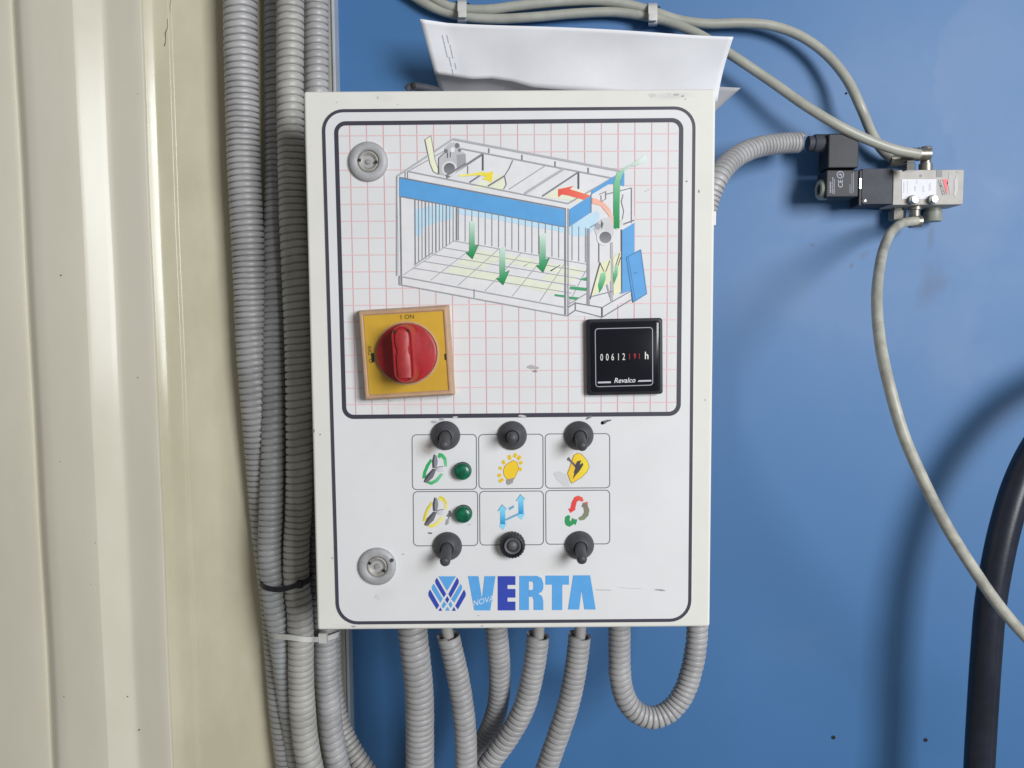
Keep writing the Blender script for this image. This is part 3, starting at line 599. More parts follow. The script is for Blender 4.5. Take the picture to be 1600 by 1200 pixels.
# ---- door locks
for k, (cx, cy, ro) in enumerate(((575.3, 252.3, 0.12), (589.3, 885.3, 0.5))):
    c = P(cx, cy, -0.002)
    r = mm(30, 0)
    c = np.array([c[0], FT, c[2]])
    lk = MB().lathe(c, [(r, 0), (r, .0015), (r * .96, .0026), (r * .8, .0032), (r * .62, .0034), (r * .56, .0028), (r * .53, .0016), (r * .53, .0006)], n=48).build('door_lock', MT['lock'], cab, smooth=True, angle=50)
    mb = MB().lathe(c, [(r * .52, .0004), (r * .52, .0022), (r * .48, .0026), (r * .42, .0024), (r * .30, .0006), (r * .14, .0002), (r * .12, .0018), (1e-5, .002)], n=40)
    mb.build('lock_core', MT['lockin'], lk, smooth=True, angle=50)
    d = np.array([math.cos(ro), 0, -math.sin(ro)]) * r * .43; e = np.array([math.sin(ro), 0, math.cos(ro)]) * r * .07
    mb = MB()
    for s_ in (-1, 1):
        q = c + d * s_; a = d * 0.16
        mb.hexa([tuple(q + a * i + e * j + np.array([0, -.0021 if f else -.0029, 0])) for f in (0, 1) for i, j in ((-1, -1), (1, -1), (1, 1), (-1, 1))])
    mb.build('key_notch', MT['hole'], lk)
    if k:
        q = c + np.array([r * .78, 0, r * .36]); mb = MB().lathe(q, [(r * .12, .0025), (r * .1, .0034), (1e-5, .0035)], n=12); mb.build('chip', MT['rubber'], lk, smooth=True)

# ---- rotary main switch
cs = P(637, 551, FT); A = math.radians(3.1)
ux = np.array([math.cos(A), 0, math.sin(A)]); uz = np.array([-math.sin(A), 0, math.cos(A)]); yy = np.array([0, -1.0, 0])
def loc(x, z, h): return cs + ux * x + uz * z + yy * h
def ringq(hw, h, dx=0): return [loc(-hw + dx, hw, h), loc(hw + dx, hw, h), loc(hw + dx, -hw, h), loc(-hw + dx, -hw, h)]
mb = MB(); lv = [ringq(.0333, 0), ringq(.0333, .004), ringq(.0318, .0108), ringq(.0296, .0112), ringq(.0291, .0100)]
vs_ = [p for l in lv for p in l]; mb.add(vs_, [(i * 4 + j, i * 4 + (j + 1) % 4, i * 4 + 4 + (j + 1) % 4, i * 4 + 4 + j) for i in range(len(lv) - 1) for j in range(4)] + [(16, 17, 18, 19)])
sw = mb.build('rotary_switch', MT['tan'], cab, bevel=0.0006)
mb = MB(); mb.hexa(ringq(.0289, .0099) + ringq(.0287, .0106)); mb.build('switch_plate', MT['yellow'], sw)
ck = P(635.5, 552, -.0150)
def kl(x, z, h): return np.array([ck[0], FT - .0046, ck[2]]) + ux * x + uz * z + yy * h
rk = .0217
MB().lathe(kl(0, 0, .006), [(rk * 1.07, 0), (rk * 1.07, .0008), (rk * 1.02, .001), (rk * 1.01, .0004)], n=56).build('dial_ring', MT['tan'], sw, smooth=True)
MB().lathe(kl(0, 0, .006), [(rk, 0), (rk, .004), (rk * .985, .0052), (rk * .93, .0056), (1e-5, .0056)], n=56).build('dial', MT['red'], sw, smooth=True)
def stadium(w_, l_, h, cx=0, n=12, waist=0):
    out = []
    for k in range(2 * n):
        t = math.pi * k / (n - 1) if k < n else math.pi * (k - n) / (n - 1) + math.pi
        x, z = w_ * math.cos(t), w_ * math.sin(t) + (l_ - w_) * (1 if k < n else -1)
        out.append(kl(x + cx, z, h))
    return out
lv = [stadium(.0100, .0212, .0115, .0008), stadium(.0086, .0207, .020, .0004), stadium(.0077, .0202, .0265, 0), stadium(.0069, .0196, .0285, 0), stadium(.0060, .0188, .0285, 0), stadium(.0056, .0182, .0278, 0)]
n = 24; mb = MB(); mb.add([p for l in lv for p in l], [(i * n + j, i * n + (j + 1) % n, (i + 1) * n + (j + 1) % n, (i + 1) * n + j) for i in range(len(lv) - 1) for j in range(n)] + [tuple(range(5 * n, 6 * n))]); mb.build('handle', MT['red'], sw, smooth=True, angle=35)
# worn insert with a waist on the handle top
ins = []
side = [(.0046, -.0172), (.0048, -.010), (.0048, -.001), (.0040, .0005), (.0040, .004), (.0049, .006), (.0050, .011), (.0045, .0150), (.0026, .0172)]
out = [(-x, z) for x, z in side] ; ring = side + out[::-1]
ti = [kl(x, z, .0279) for x, z in ring]; t2 = [kl(x * .97, z * .99, .0291) for x, z in ring]; t3 = [kl(x * .85, z * .97, .0295) for x, z in ring]; n = len(ring)
MB().add(ti + t2 + t3, [(i * n + j, i * n + (j + 1) % n, (i + 1) * n + (j + 1) % n, (i + 1) * n + j) for i in range(2) for j in range(n)] + [tuple(range(2 * n, 3 * n))]).build('handle_insert', MT['redworn'], sw, smooth=True, angle=40)
mb = MB()
for sx2 in (-1, 1):
    q = [kl(sx2 * .0049 + a, .0160 + b, h) for h in (.0279, .0289) for a, b in ((-.0006, -.0012), (.0006, -.0012), (.0004, .0012), (-.0008, .0010))]; mb.hexa(q)
mb.build('handle_slot', MT['hole'], sw)
Yp = FT - .0107
for tx_, x, y, sz, ro in (('I', 626.5, 495.8, 10, -.05), ('ON', 639.5, 495.2, 9.5, -.05), ('OFF', 578.3, 547.5, 8.6, -1.62), ('O', 580.2, 564, 9, -1.62)):
    it = Ink(Yp); it.text(tx_, (x, y), sz, (84, 70, 40), rot=ro, bold=.01); it.build('switch_lettering', sw)
for hx, b_ in (((-.0252, -.0232), (-.0052, .0014)), ((.0281, .0290), (-.0068, -.0022))):
    mb = MB(); mb.hexa([loc(x, z, h) for h in (.0100, .0109) for x, z in ((hx[0], b_[0]), (hx[1], b_[0]), (hx[1], b_[1]), (hx[0], b_[1]))]); mb.build('latch_slot', MT['hole'], sw)

# ---- hour meter
cm = P(974.8, 557, FT); A2 = math.radians(0.7)
ux2 = np.array([math.cos(A2), 0, math.sin(A2)]); uz2 = np.array([-math.sin(A2), 0, math.cos(A2)])
def hq(hw, hh, h, r=.0022):
    c = [(-hw, hh), (hw, hh), (hw, -hh), (-hw, -hh)]
    return [cm + ux2 * x + uz2 * z + yy * h for x, z in rrect(c, r, 4)]
lv = [hq(.0279, .0281, 0), hq(.0279, .0281, .0045), hq(.0272, .0274, .0056), hq(.0258, .0260, .0060), hq(.0254, .0256, .0054)]; n = len(lv[0])
hm = MB().add([p for l in lv for p in l], [(i * n + j, i * n + (j + 1) % n, (i + 1) * n + (j + 1) % n, (i + 1) * n + j) for i in range(4) for j in range(n)] + [tuple(range(4 * n, 5 * n))]).build('hour_meter', MT['black'], cab, smooth=True, angle=30)
lv = [hq(.0253, .0255, .0050), hq(.0253, .0255, .0056), hq(.0250, .0252, .0058)]
MB().add([p for l in lv for p in l], [(i * n + j, i * n + (j + 1) % n, (i + 1) * n + (j + 1) % n, (i + 1) * n + j) for i in range(2) for j in range(n)] + [tuple(range(2 * n, 3 * n))]).build('display_face', MT['face'], hm, smooth=True, angle=30)
WM = (860, 470, 5.715); Ym = FT - .00595
im = Ink(Ym, WM); im.line(rrect([(400, 250), (912, 238), (914, 752), (406, 768)], 26, 6), 7, (150, 150, 160), closed=True); im.line([(424, 730), (540, 727)], 15, (176, 176, 184)); im.poly([(790, 709), (902, 706), (902, 720), (778, 724)], (176, 176, 184)); im.build('display_frame', hm)
im = Ink(Ym, WM); im.text('Revalco', (662, 712), 62, (200, 200, 206), rot=-.025, shear=.25, sx=.98, bold=.012); im.build('meter_lettering', hm)
for ch, x, y, c in (('0', 458, 508, 0), ('0', 508, 506, 0), ('6', 556, 505, 0), ('1', 608, 504, 0), ('2', 655, 502, 0), ('1', 707, 500, 1), ('9', 754, 498, 1), ('1', 794, 497, 1)):
    mw = MB(); a, b = Ink(Ym, WM).q((x - 19, y - 46)), Ink(Ym, WM).q((x + 19, y + 46))
    im = Ink(Ym, WM); im.text(ch, (x, y), 86 if not c else 72, (206, 204, 200) if not c else (170, 30, 44), sx=.62, bold=.004); im.build('digit', hm)
im = Ink(Ym, WM); im.text('h', (860, 492), 92, (212, 210, 208), sx=.85, bold=.015); im.build('unit_letter', hm)

# ---- toggle switches with rubber boots
def toggle(cx, cy, tx, ty, label, dome=0.0):
    c = P(cx, cy, -.003); c = np.array([c[0], FT, c[2]]); r = mm(23, -.002)
    b = MB().lathe(c, [(r, 0), (r, .0012), (r * .97, .0022), (r * .9, .0034), (r * .75, .0056), (r * .58, .0074), (r * .47, .0082), (r * .44, .0074), (r * .40, .0064), (1e-5, .0062)], n=44).build('toggle_switch', MT['rubber'], cab, smooth=True, angle=60, label=label)
    tip = P(tx, ty, -.0215); base = c + yy * .0055; d = tip - base; Ld = np.linalg.norm(d)
    MB().lathe(base, [(.0047, 0), (.0047, Ld * .1), (.0042, Ld * .18), (.0039, Ld * .55), (.0039, Ld * .86), (.0036, Ld * .95), (.0027, Ld * 1.02), (.0014, Ld * 1.05), (1e-5, Ld * 1.06)], axis=tuple(d), n=28).build('lever', MT['rubber'], b, smooth=True)
toggle(696, 681, 694, 697.5, None); toggle(800.5, 681, 800.2, 684.5, None); toggle(905, 681, 910.2, 699, None); toggle(699, 854.5, 695, 880, None); toggle(906, 853, 909.5, 876.5, None)

# ---- knurled black button cap
c = P(800.7, 851, -.004); c = np.array([c[0], FT, c[2]]); r = mm(19.8, -.005)
kn = MB().lathe(c, [(r * .98, 0), (r, .001), (r, .007), (r * .95, .0082), (r * .80, .0086), (r * .76, .0078), (r * .72, .0066)], n=144, mod=lambda t, rr, h: 1 + (.030 * math.cos(24 * t) if rr > r * .93 else 0)).build('screw_cap', MT['black'], cab, smooth=True, angle=50)
MB().lathe(c, [(r * .73, .004), (r * .71, .0072), (r * .64, .0079), (r * .5, .0076), (r * .46, .0066), (r * .44, .0060)], n=44).build('cap_ring', MT['capgrey'], kn, smooth=True)
MB().lathe(c, [(r * .45, .0056), (r * .42, .0068), (r * .34, .0078), (r * .2, .0086), (1e-5, .0088)], n=36).build('cap_button', MT['capgrey'], kn, smooth=True)

# ---- green indicator lamps
for (cx, cy) in ((722.6, 736.6), (723.8, 803.8)):
    c = P(cx, cy, -.004); c = np.array([c[0], FT, c[2]]); r = mm(13.6, -.004)
    la = MB().lathe(c, [(r * 1.04, 0), (r * 1.04, .0016), (r * .98, .002), (r * .94, .0014)], n=40).build('indicator_lamp', MT['black'], cab, smooth=True)
    MB().lathe(c, [(r * .99, .0006), (r * .99, .0042), (r * .93, .0054), (r * .8, .0062), (r * .45, .0068), (1e-5, .007)], n=40).build('lamp_lens', MT['lens'], la, smooth=True)

# ================================================================ CONDUITS
def conduit(pts, rad, pitch, label, group=None, m='conduit', open_start=False, n=22, name='flexible_conduit'):
    w3 = [P(*p) for p in pts]
    mb = conduit_mesh(MB(), w3, rad, pitch, n=n, open_start=open_start)
    o = mb.build(name, MT[m], None, smooth=True, angle=80, origin=w3[-1]); tag(o, label, 'conduit', group); return o, w3
LEFT = 'corrugated conduits bundled down the left side of the cabinet'
YA = [.078, .078, .079, .082, .085, .088, .090, .094, .096, .097, .097, .097, .097, .097, .097, .097]
xa_ = [(-300, 375), (0, 375.5), (75, 376.5), (250, 381), (400, 388.5), (550, 395), (650, 403), (750, 411), (850, 420), (910, 428), (970, 434), (1050, 440), (1110, 445), (1170, 452), (1270, 467), (1420, 489.0)]
conduit([(x, y, Y) for (y, x), Y in zip(xa_, YA)], .0136, .0050, 'leftmost grey corrugated conduit, thickest of the bundle beside the cream cladding', LEFT)
xb = [(-300, 431), (0, 432), (250, 432.5), (400, 430.5), (550, 429.5), (700, 427.5), (800, 424), (860, 423), (910, 427), (960, 433), (1000, 440), (1060, 448), (1110, 455), (1180, 466), (1270, 478), (1420, 500.0)]
YB = [.098, .098, .097, .092, .086, .080, .076, .075, .075, .076, .079, .082, .085, .088, .09, .092]
conduit([(x, y, Y) for (y, x), Y in zip(xb, YB)], .0104, .0054, 'second grey conduit from the left, partly hidden between its two neighbours at the top', LEFT, m='conduit_blue')
xc = [(-300, 453.5), (0, 453.5), (143, 453.2), (250, 455), (350, 457.5), (430, 461), (550, 465.5), (700, 467.5), (800, 466.5), (850, 463.5), (900, 463), (950, 468), (1000, 470), (1060, 470.5), (1110, 473), (1160, 478), (1210, 487), (1270, 500), (1420, 522.0)]
conduit([(x, y, .070) for (y, x) in xc], .0110, .0058, 'third grey conduit from the left, running tight along the cabinet edge', LEFT, m='conduit_warm')
xd = [(-300, 494), (0, 494), (143, 494.5), (400, 498), (700, 502), (900, 503), (985, 508), (1050, 510), (1100, 514), (1150, 519), (1200, 529), (1270, 549), (1420, 571.0)]
conduit([(x, y, .106) for (y, x) in xd], .0106, .0058, 'rightmost straight grey conduit of the bundle, passing behind the cabinet corner', LEFT)
xe = [(900, 516), (1000, 517), (1080, 521), (1130, 531), (1170, 549), (1210, 576), (1260, 615), (1320, 680)]
conduit([(x, y, Y) for (y, x), Y in zip(xe, [.165, .160, .155, .148, .140, .134, .130, .128])], .0098, .0050, 'short grey conduit bending right at the bottom behind the bundle', LEFT, m='conduit_old')

BOT = 'conduits hanging from the underside of the cabinet'
bot = [([(643, 940, .075), (645, 985, .075), (650, 1030, .076), (655, 1080, .078), (656, 1130, .080), (656, 1420, .084)], .0126, .0052, 'thick grey conduit hanging straight down at the left of the cabinet underside', False),
       ([(700, 991, .078), (707, 1020, .078), (716, 1060, .079), (724, 1110, .080), (728, 1160, .082), (728, 1420, .086)], .0098, .0049, 'grey conduit with a cut open end hanging beside the thick conduit under the cabinet', True),
       ([(774, 960, .088), (776, 985, .088), (780, 1030, .092), (781, 1070, .100), (776, 1110, .112), (763, 1145, .122), (745, 1180, .130), (715, 1240, .136), (650, 1340, .14)], .0098, .0048, 'grey conduit bending left behind its neighbours under the middle of the cabinet', False),
       ([(841, 990, .080), (838, 1020, .080), (831, 1060, .082), (819, 1105, .085), (798, 1145, .088), (770, 1185, .090), (730, 1240, .092), (660, 1330, .095)], .0098, .0049, 'grey conduit with a cut end sweeping down to the left under the cabinet lettering', True),
       ([(906, 990, .080), (903, 1020, .080), (897, 1060, .081), (887, 1105, .083), (872, 1150, .085), (856, 1195, .087), (834, 1260, .090), (790, 1380, .094)], .0098, .0049, 'grey conduit with a cut end showing its cable, right of the other slanting conduits', True)]
for pts, r_, pi_, lb, op in bot:
    o, w3 = conduit(pts, r_, pi_, lb, BOT, open_start=op)
    if op:
        a, b = np.array(w3[0]), np.array(w3[1]); d = (b - a) / np.linalg.norm(b - a)
        top = a - d * 0.02; top[2] = -0.1965
        MB().tube([top, a - d * .004, a + d * .02, a + d * .04], .0050, n=18).build('cable', MT['cable'], o, smooth=True)
# loop conduit: out of the cabinet bottom, a U turn, up behind the cabinet's right edge and over to the valve
lo = [(968, 930, .085), (968, 985, .085), (968, 1030, .086), (970, 1065, .087), (981, 1098, .089), (1000, 1116, .091), (1022, 1121, .093), (1047, 1110, .096), (1068, 1083, .099), (1081, 1045, .102), (1088, 1005, .105), (1090, 960, .108), (1090, 850, .112), (1088, 700, .116), (1086, 560, .118), (1090, 440, .120), (1098, 360, .122), (1108, 310, .124), (1122, 277, .126), (1143, 251, .140), (1172, 234, .154), (1205, 226, .168), (1240, 223, .181), (1266, 223, .186)]
conduit(lo, .0098, .0049, 'grey conduit looping in a U under the cabinet and up to the solenoid valve', None)

# cable ties round the bundle
def tie(pts, wd, th, m, label, head=None, tilt=0):
    p, L = resample([P(*q) for q in pts] + [P(*pts[0])], .002); T = np.gradient(p, axis=0); T /= np.linalg.norm(T, axis=1)[:, None]; n_ = len(p); vs = []; fs = []
    up = np.array([0, 0, 1.0])
    for i in range(n_):
        nn = np.cross(up, T[i]); nn /= np.linalg.norm(nn)
        for a, b in ((-1, -1), (1, -1), (1, 1), (-1, 1)): vs.append(p[i] + up * wd / 2 * b + nn * th / 2 * a)
    for i in range(n_ - 1):
        for j in range(4): k = (j + 1) % 4; fs.append((i * 4 + j, i * 4 + k, i * 4 + 4 + k, i * 4 + 4 + j))
    o = thing('cable_tie', p[0], label, 'cable tie')
    MB().add(vs, fs).build('strap', MT[m], o, smooth=True, angle=40)
    if head:
        a, b, c, d, Yh = head; MB().pbox(a, b, c, d, Yh, Yh + .006).build('tie_head', MT[m], o, bevel=.0008)
    return o
tie([(407, 907, .082), (408, 913, .070), (418, 919, .0635), (430, 921, .0630), (445, 920, .0595), (462, 915, .0570), (478, 909, .0590), (486, 904, .068), (486, 900, .078), (470, 898, .085), (440, 899, .089), (415, 902, .089)], .0042, .0012, 'black', 'black cable tie round two conduits just left of the cabinet', head=(462, 909, 472, 920, .0535))
tie([(421, 988, .086), (423, 991, .076), (430, 994, .0685), (442, 995, .0635), (455, 996, .0590), (470, 998, .0575), (485, 999, .0620), (497, 999, .084), (512, 997, .0925), (526, 992, .100), (528, 989, .112), (505, 986, .120), (470, 985, .098), (440, 986, .094)], .0046, .0013, 'tie', 'white cable tie round the conduits at the lower left cabinet corner', head=(497, 990, 510, 1006, .082))

# ================================================================ PAPER ON TOP
def sheet_pt(c, u, v_, wob=.0012, edge=None):
    a = np.array(c[0]) * (1 - u) + np.array(c[1]) * u; b = np.array(c[3]) * (1 - u) + np.array(c[2]) * u
    p = a * (1 - v_) + b * v_
    if edge: p = p + np.array([0, -1, 0]) * max(0, .085 - u) * .06 + np.array([0, .0016 * math.sin(v_ * 5 + u * 9) * (1 - v_), edge(u) * v_ ** 3])
    return p + np.array([0, wob * (math.sin(u * 7 + v_ * 2) + .6 * math.sin(u * 15 - v_ * 3)) * (.4 + v_), wob * .15 * math.sin(u * 5)])
def sheet(name, c, m, label, nu=60, nv=14, wob=.0012, edge=None):
    vs = [sheet_pt(c, i / nu, j / nv, wob, edge) for j in range(nv + 1) for i in range(nu + 1)]; fs = []
    for j in range(nv):
        for i in range(nu): a = j * (nu + 1) + i; fs.append((a, a + 1, a + nu + 2, a + nu + 1))
    o = MB().add(vs, fs).build(name, MT[m], None, smooth=True)
    md = o.modifiers.new('thickness', 'SOLIDIFY'); md.thickness = .00025; md.offset = 0
    return tag(o, label, 'paper')
eu = [0, .06, .13, .2, .27, .34, .42, .6, .8, 1]; ev = [0, -.0008, -.0028, -.0015, -.0036, -.0085, -.0100, -.0112, -.0135, -.0160]
def wav(u): return float(np.interp(u, eu, ev))
PC = [P(657, 33, .148), P(1146.5, 56.5, .148), P(1121, 132, .180), P(680, 117.5, .180)]
pa = sheet('paper_sheet', PC, 'paper', 'white sheet of paper standing on top of the cabinet, its upper edge leaning forward', edge=wav)
def on_sheet(u0, v0, u1, v1):
    return [sheet_pt(PC, u, v_, edge=wav) + np.array([0, -.0004, -.0002]) for u, v_ in ((u0, v0), (u1, v0), (u1, v1), (u0, v1))]
tx = Ink(.1478)
for u0, v0, v1 in ((.058, .24, .62), (.064, .64, .82), (.064, .86, .97), (.073, .22, .36), (.076, .40, .66), (.079, .74, .85)):
    v_ = v0
    while v_ < v1:
        h = .012 + .02 * rng.random(); q = on_sheet(u0, v_, u0 + .0032, v_ + h); tx.add(q, [(0, 3, 2, 1)], [ink(150, 150, 168)] * 4); v_ += h + .008
tx.build('printed_text', pa)
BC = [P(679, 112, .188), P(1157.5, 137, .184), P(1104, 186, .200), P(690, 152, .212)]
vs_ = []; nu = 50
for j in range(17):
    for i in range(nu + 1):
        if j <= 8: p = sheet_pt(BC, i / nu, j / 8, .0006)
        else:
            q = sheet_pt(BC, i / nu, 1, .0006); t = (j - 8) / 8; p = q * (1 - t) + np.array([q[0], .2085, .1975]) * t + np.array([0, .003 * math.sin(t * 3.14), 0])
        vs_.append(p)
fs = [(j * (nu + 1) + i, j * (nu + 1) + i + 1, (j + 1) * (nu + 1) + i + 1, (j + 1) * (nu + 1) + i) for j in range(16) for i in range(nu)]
pb = MB().add(vs_, fs).build('paper_sheet', MT['paper_shaded'], None, smooth=True); md = pb.modifiers.new('thickness', 'SOLIDIFY'); md.thickness = .00025; md.offset = 0
tag(pb, 'sheet greyed by painted shade under the white one, its corner sticking out past the cabinet', 'paper')
o = MB().tube([P(636, 141, .16), P(642, 135, .16), P(655, 136, .162), P(672, 139, .165), P(692, 148, .175), P(700, 178, .19), P(702, 215, .19) * np.array([1, 1, 0]) + np.array([0, 0, .199])], .0036, n=16).build('cable_end', MT['dark'], None, smooth=True); tag(o, 'short dark cable end lying on the cabinet top left of the paper', 'cable')
MB().lathe(P(646, 134, .158), [(.0024, -.002), (.0026, .002), (1e-5, .003)], n=14).build('cable_tip', MT['hole'], o, smooth=True)

# ================================================================ AIR TUBES
def tubeobj(pts, rad, m, label):
    w3 = [P(*p) for p in pts]; o = MB().tube(w3, rad, n=20, step=.003).build('air_tube', MT[m], None, smooth=True, origin=w3[0]); return tag(o, label, 'air tube', 'milky plastic air tubes on the blue wall')
tubeobj([(600, -70, .204), (665, -12, .204), (695, 8, .203), (722, 14, .203), (760, 15, .203), (810, 9, .203), (880, 2, .203), (940, 1, .203), (985, 8, .203), (1020, 18, .203), (1060, 31, .203), (1105, 37, .202), (1160, 36, .201), (1205, 40, .200), (1250, 56, .198), (1290, 84, .195), (1322, 122, .190), (1346, 170, .184), (1362, 208, .194), (1380, 236, .200), (1397, 250, .203)], .0046, 'tube', 'milky grey tube arching high over the wall and down behind the other tube')
tubeobj([(570, -60, .206), (640, -10, .206), (680, 13, .205), (722, 25, .205), (770, 29.5, .205), (830, 27, .205), (900, 21, .205), (960, 19, .205), (1000, 24, .204), (1040, 33, .201), (1090, 53, .194), (1140, 84, .186), (1200, 124, .184), (1260, 166, .177), (1315, 199, .173), (1360, 220, .174), (1400, 234, .176), (1436, 241, .178)], .0046, 'tube', 'milky grey tube running from behind the paper straight down to the valve fitting')
tubeobj([(1432, 345, .184), (1412, 348, .180), (1395, 360, .165), (1382, 385, .138), (1374, 420, .105), (1370, 470, .075), (1376, 540, .045), (1390, 605, .030), (1412, 680, .025), (1440, 745, .025), (1475, 815, .026), (1515, 880, .028), (1560, 945, .030), (1610, 1003, .030), (1680, 1075, .03), (1850, 1210, .03)], lambda t: .0045, 'tube_dirty', 'milky grey tube hanging from the underside of the valve across the black hose')
for k, (x, y) in enumerate(((722, 18), (1020, 23))):
    c = P(x, y, YW); cl = thing('tube_clip', c, ('left white tube clip, directly above the left end of the paper', 'right white tube clip, above the middle right of the paper')[k], 'clip', 'white clips holding the air tubes to the wall')
    dx = 7.5
    MB().pbox(x - 12, y - 14, x + 12, y - 5, YW - .005, YW - .0003).build('clip_base', MT['black'], cl, bevel=.001)
    mb = MB()
    pts = [(x, y - 17, YW - .002), (x, y - 16, .200), (x, y - 12, .1945), (x, y, .1935), (x, y + 12, .1955), (x, y + 16, .201), (x, y + 17, YW - .002)]
    p, L = resample([P(*q) for q in pts], .0015); T = np.gradient(p, axis=0); T /= np.linalg.norm(T, axis=1)[:, None]; wx = np.array([1.0, 0, 0]); vs_ = []
    for i in range(len(p)):
        nn = np.cross(wx, T[i]); nn /= np.linalg.norm(nn)
        for a, b in ((-1, -1), (1, -1), (1, 1), (-1, 1)): vs_.append(p[i] + wx * .0043 * a + nn * .0008 * b)
    mb.add(vs_, [(i * 4 + j, i * 4 + (j + 1) % 4, i * 4 + 4 + (j + 1) % 4, i * 4 + 4 + j) for i in range(len(p) - 1) for j in range(4)]); mb.build('clip_strap', MT['tie'], cl, smooth=True, angle=40)
    MB().pbox(x - 6.5, y - 3, x + 6.5, y + 9, .189, .194).build('clip_head', MT['tie'], cl, bevel=.001)

# ================================================================ SOLENOID VALVE
val = thing('solenoid_valve', P(1400, 330, YW), 'solenoid air valve with black coil and silver body bolted to the blue wall', 'solenoid valve')
YF = .182
MB().pbox(1412, 276, 1488, 306, .204, YW - .001).build('mount_bracket', MT['dark'], val, bevel=.001)
body = MB().pbox(1395.5, 265, 1506, 320, YF, .210).build('valve_body', MT['alu'], val, bevel=.0012)
MB().pbox(1346.5, 263, 1395.2, 319, YF - .001, .205).build('pilot_block', MT['dark'], val, bevel=.001)
coil = MB().pbox(1291, 265, 1342, 308, YF - .010, .195).build('coil', MT['black'], val, bevel=.0016)
MB().pbox(1342.2, 266, 1346.6, 321, YF - .002, .200).build('coil_bracket', MT['black'], val, bevel=.0006)
MB().pbox(1342.6, 278, 1346.0, 295, YF - .0035, YF - .0015).build('bracket_clip', MT['steel'], val, bevel=.0004)
MB().lathe(P(1350.5, 314, YF - .001), [(.0028, 0), (.0028, .0012), (.002, .0019), (1e-5, .002)], n=20).build('screw', MT['steel'], val, smooth=True)
con = MB().pbox(1294, 208, 1342.5, 262.5, YF - .008, .198)
con = con.build('plug_connector', MT['black'], val, bevel=.0018)
ax = (-1, 0, 0)
pc = P(1291, 224, .186)
MB().lathe(pc, [(.0086, -.002), (.0086, .011), (.0080, .0125), (.0070, .0128), (.0070, .018), (.0055, .0182)], axis=ax, n=32).build('cable_gland', MT['dark'], con, smooth=True, angle=40)
nc = P(1287, 296.5, .184)
MB().lathe(nc, [(.0098, -.002), (.0098, .0035), (.0088, .0052), (.0060, .0056), (.0052, .0040), (1e-5, .0038)], axis=ax, n=32).build('coil_nut', MT['nut'], coil, smooth=True, angle=40)
MB().lathe(nc, [(.0050, .0042), (.0034, .0052), (1e-5, .0054)], axis=ax, n=20).build('armature_stud', MT['hole'], coil, smooth=True)
Yk = YF - .010 - .0003
it = Ink(Yk); it.text('CE', (1313.5, 287), 10.5, (158, 160, 172), rot=-1.57); it.build('coil_marking', coil)
it = Ink(Yk); it.line([(1313 + 5.2 * math.cos(t), 273 + 5.2 * math.sin(t)) for t in np.linspace(0, 6.28, 18)], 1.2, (140, 142, 156)); it.line([(1310, 273), (1316, 273)], 1.1, (140, 142, 156)); it.line([(1312, 270), (1315, 276)], 1.1, (140, 142, 156))
for x, a, b, w_ in ((1297.5, 284, 300, 2.6), (1301, 277, 302, 1.8), (1303.5, 280, 303, 1.5), (1328, 288, 302, 1.3), (1331, 272, 301, 1.3), (1333.5, 270, 300, 1.3)):
    y = a; r0 = random.Random(int(x))
    while y < b: l_ = .8 + r0.random() * 1.6; it.line([(x, y), (x + .1, y + l_)], w_, (120, 122, 136)); y += l_ + .7
it.build('coil_rating_print', coil)
it = Ink(YF - .0003); it.poly([(1409, 280), (1463, 280), (1463, 311), (1409, 311)], (192, 191, 197)); it.build('rating_sticker', body)
it = Ink(YF - .0005)
for x, a, b, w_ in ((1412.5, 285, 301, 1.2), (1418, 283, 302, .7), (1430, 291, 297, 2.2), (1443, 291, 298, 2), (1452, 288, 297, 1), (1454, 286, 296, 1), (1433, 282, 285, 1)):
    y = a; r0 = random.Random(int(x) + 5)
    while y < b: l_ = .8 + r0.random() * 1.4; it.line([(x, y), (x, y + l_)], w_, (160, 160, 172)); y += l_ + .8
it.build('sticker_print', body)
it = Ink(YF - .0003); it.poly([(1472.8, 280), (1481.6, 280.3), (1479.4, 305)], (206, 62, 76)); it.build('red_triangle', body)
it = Ink(YF - .0003); it.text('CAMOZZI', (1471.2, 293.2), 6.6, (84, 84, 96), rot=1.27, sx=.85, bold=.01); it.disc((1438.8, 274.5), 1.9, 1.9, (92, 90, 94)); it.build('maker_lettering', body)
it = Ink(YF - .00025); it.poly([(1463, 265.8), (1472.3, 265.8), (1472.3, 276.6), (1463, 276.6)], (98, 96, 98)); it.build('key_recess', body)
blot('grease_mark', body, YF - .0003, 1484.5, 287, 5, 17, (152, 149, 148), 0, seed=3); blot('grease_mark', body, YF - .0003, 1494, 290, 3.5, 17, (164, 160, 158), .1, seed=5); blot('grease_mark', body, YF - .0003, 1497, 268.5, 4, 2.5, (142, 138, 136), 0, seed=9)
for (x, y) in ((1424.5, 313), (1455.5, 312.6)):
    b = MB().lathe(P(x, y, YF), [(.0047, 0), (.0047, .0016), (.0042, .0019)], n=28).build('cap_bolt', MT['nickel'], body, smooth=True, angle=40)
    MB().lathe(P(x, y, YF), [(.0040, .0018), (.0040, .0062), (.0036, .0070), (.0022, .0073), (1e-5, .0073)], n=28).build('bolt_head', MT['steel'], b, smooth=True, angle=50)
def vfit(parts, name, m, smooth=True):
    mb = MB()
    for (c, prof, ax_, n_) in parts: mb.lathe(c, prof, axis=ax_, n=n_)
    return mb.build(name, MT[m], val, smooth=True, angle=35)
UP, DN, LF = (0, 0, 1), (0, 0, -1), (-1, 0, 0)
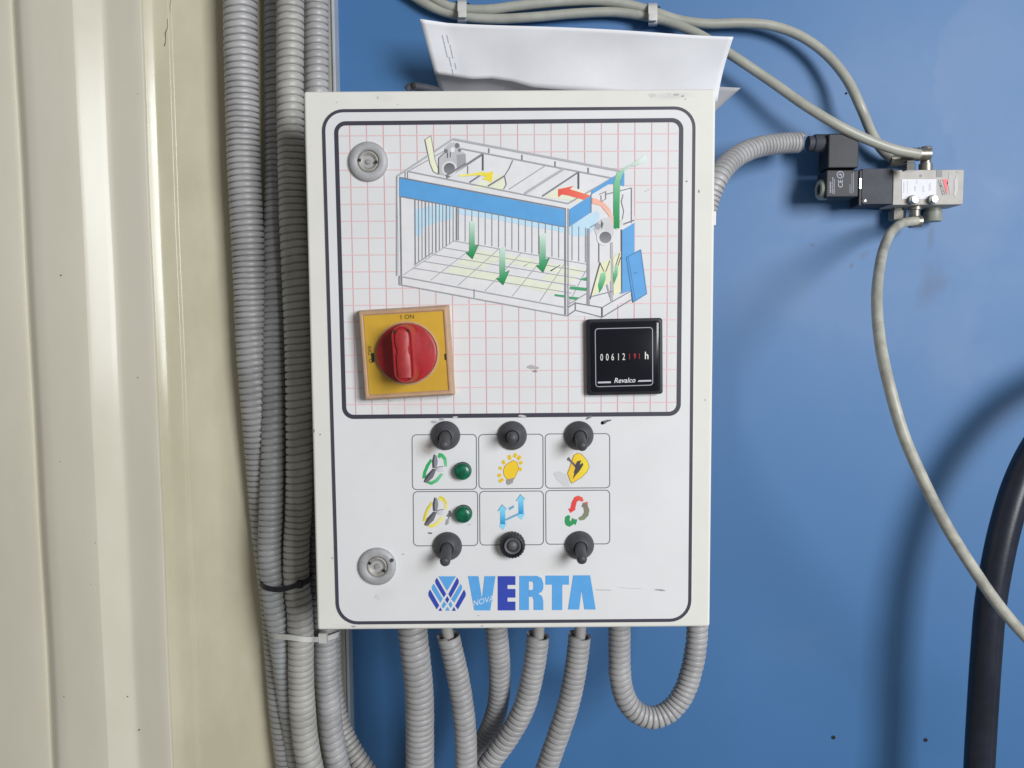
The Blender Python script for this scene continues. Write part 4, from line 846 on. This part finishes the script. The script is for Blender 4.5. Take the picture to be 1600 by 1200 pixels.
# top elbow with its tube collar
vfit([(P(1446, 266, 0.193), [(.0062, -.001), (.0062, .006), (.0048, .0062), (.0048, .012), (.0056, .0125), (.0056, .0205), (.0045, .0225), (1e-5, .023)], UP, 28), (P(1444, 241, 0.186), [(.0056, -.005), (.0056, .004), (.0064, .0045), (.0064, .0068), (.0057, .0072), (.0057, .009), (.0063, .0094), (.0063, .0115), (.0050, .012)], LF, 26)], 'elbow_fitting', 'nickel')
vfit([(P(1420.5, 266, .166), [(.0060, -.001), (.0060, .0055), (.0052, .0062), (.0052, .008), (.0045, .0082)], UP, 6)], 'hex_fitting', 'steel')
vfit([(P(1419, 250, 0.203), [(.0058, -.002), (.0058, .010), (.0064, .0105), (.0064, .019), (.0050, .0195)], LF, 26)], 'straight_fitting', 'nickel')
vfit([(P(1430, 320, 0.193), [(.0062, -.001), (.0062, .005), (.0046, .0055), (.0046, .012), (.0056, .0125), (.0056, .019), (.0045, .0212), (1e-5, .0215)], DN, 28), (P(1432, 346, 0.186), [(.0056, -.004), (.0056, .002), (.0062, .0025), (.0062, .0065), (.0050, .007)], LF, 26)], 'elbow_fitting', 'nickel')
vfit([(P(1458, 320, 0.203), [(.0075, -.001), (.0075, .006), (.0086, .0064), (.0086, .0155), (.0080, .0165), (1e-5, .0165)], DN, 12)], 'muffler', 'nut')
vfit([(P(1402, 320, 0.203), [(.0062, -.001), (.0062, .006), (.0080, .0064), (.0080, .015), (.0070, .0158), (1e-5, .0158)], DN, 6)], 'plug_fitting', 'nickel')

# ================================================================ BLACK HOSE
hp = [(2300, 600, .16), (2050, 560, .153), (1860, 552, .150), (1760, 575, .148), (1690, 615, .145), (1645, 662, .142), (1613, 710, .139), (1590, 760, .136), (1572, 818, .133), (1559, 875, .131), (1548, 940, .130), (1541, 1020, .130), (1535, 1110, .130), (1530, 1200, .130), (1526, 1310, .130), (1520, 1500, .130)]
w3 = [P(*p) for p in hp]
p, L = resample(w3, .004); T, U, W_ = frames(p)
mb = MB()
sec = []
for k in range(30):                                    # twin-lobed section: a round hose with a smaller one fused on its right
    a = 2 * math.pi * k / 30; x, y = math.cos(a), math.sin(a)
    r1 = .0124; rr = r1 * (1 - .16 * math.exp(-((a - 1.12) / .13) ** 2)) ; sec.append((rr * x, rr * y))
vs_ = []; fs = []; n = len(sec)
for i in range(len(p)):
    side_ = np.cross(np.array([0, 1.0, 0]), T[i]); side_ /= np.linalg.norm(side_); fr = np.cross(side_, T[i])
    if fr[1] > 0: fr = -fr
    if side_[0] < 0: side_ = -side_
    for (a, b) in sec: vs_.append(p[i] + side_ * a * 1.08 + fr * b)
for i in range(len(p) - 1):
    for j in range(n): k = (j + 1) % n; fs.append((i * n + j, i * n + k, (i + 1) * n + k, (i + 1) * n + j))
ho = mb.add(vs_, fs).build('rubber_hose', MT['hose'], None, smooth=True, angle=50, origin=w3[-1]); tag(ho, 'thick black rubber hose curving down the right side of the blue wall', 'hose')
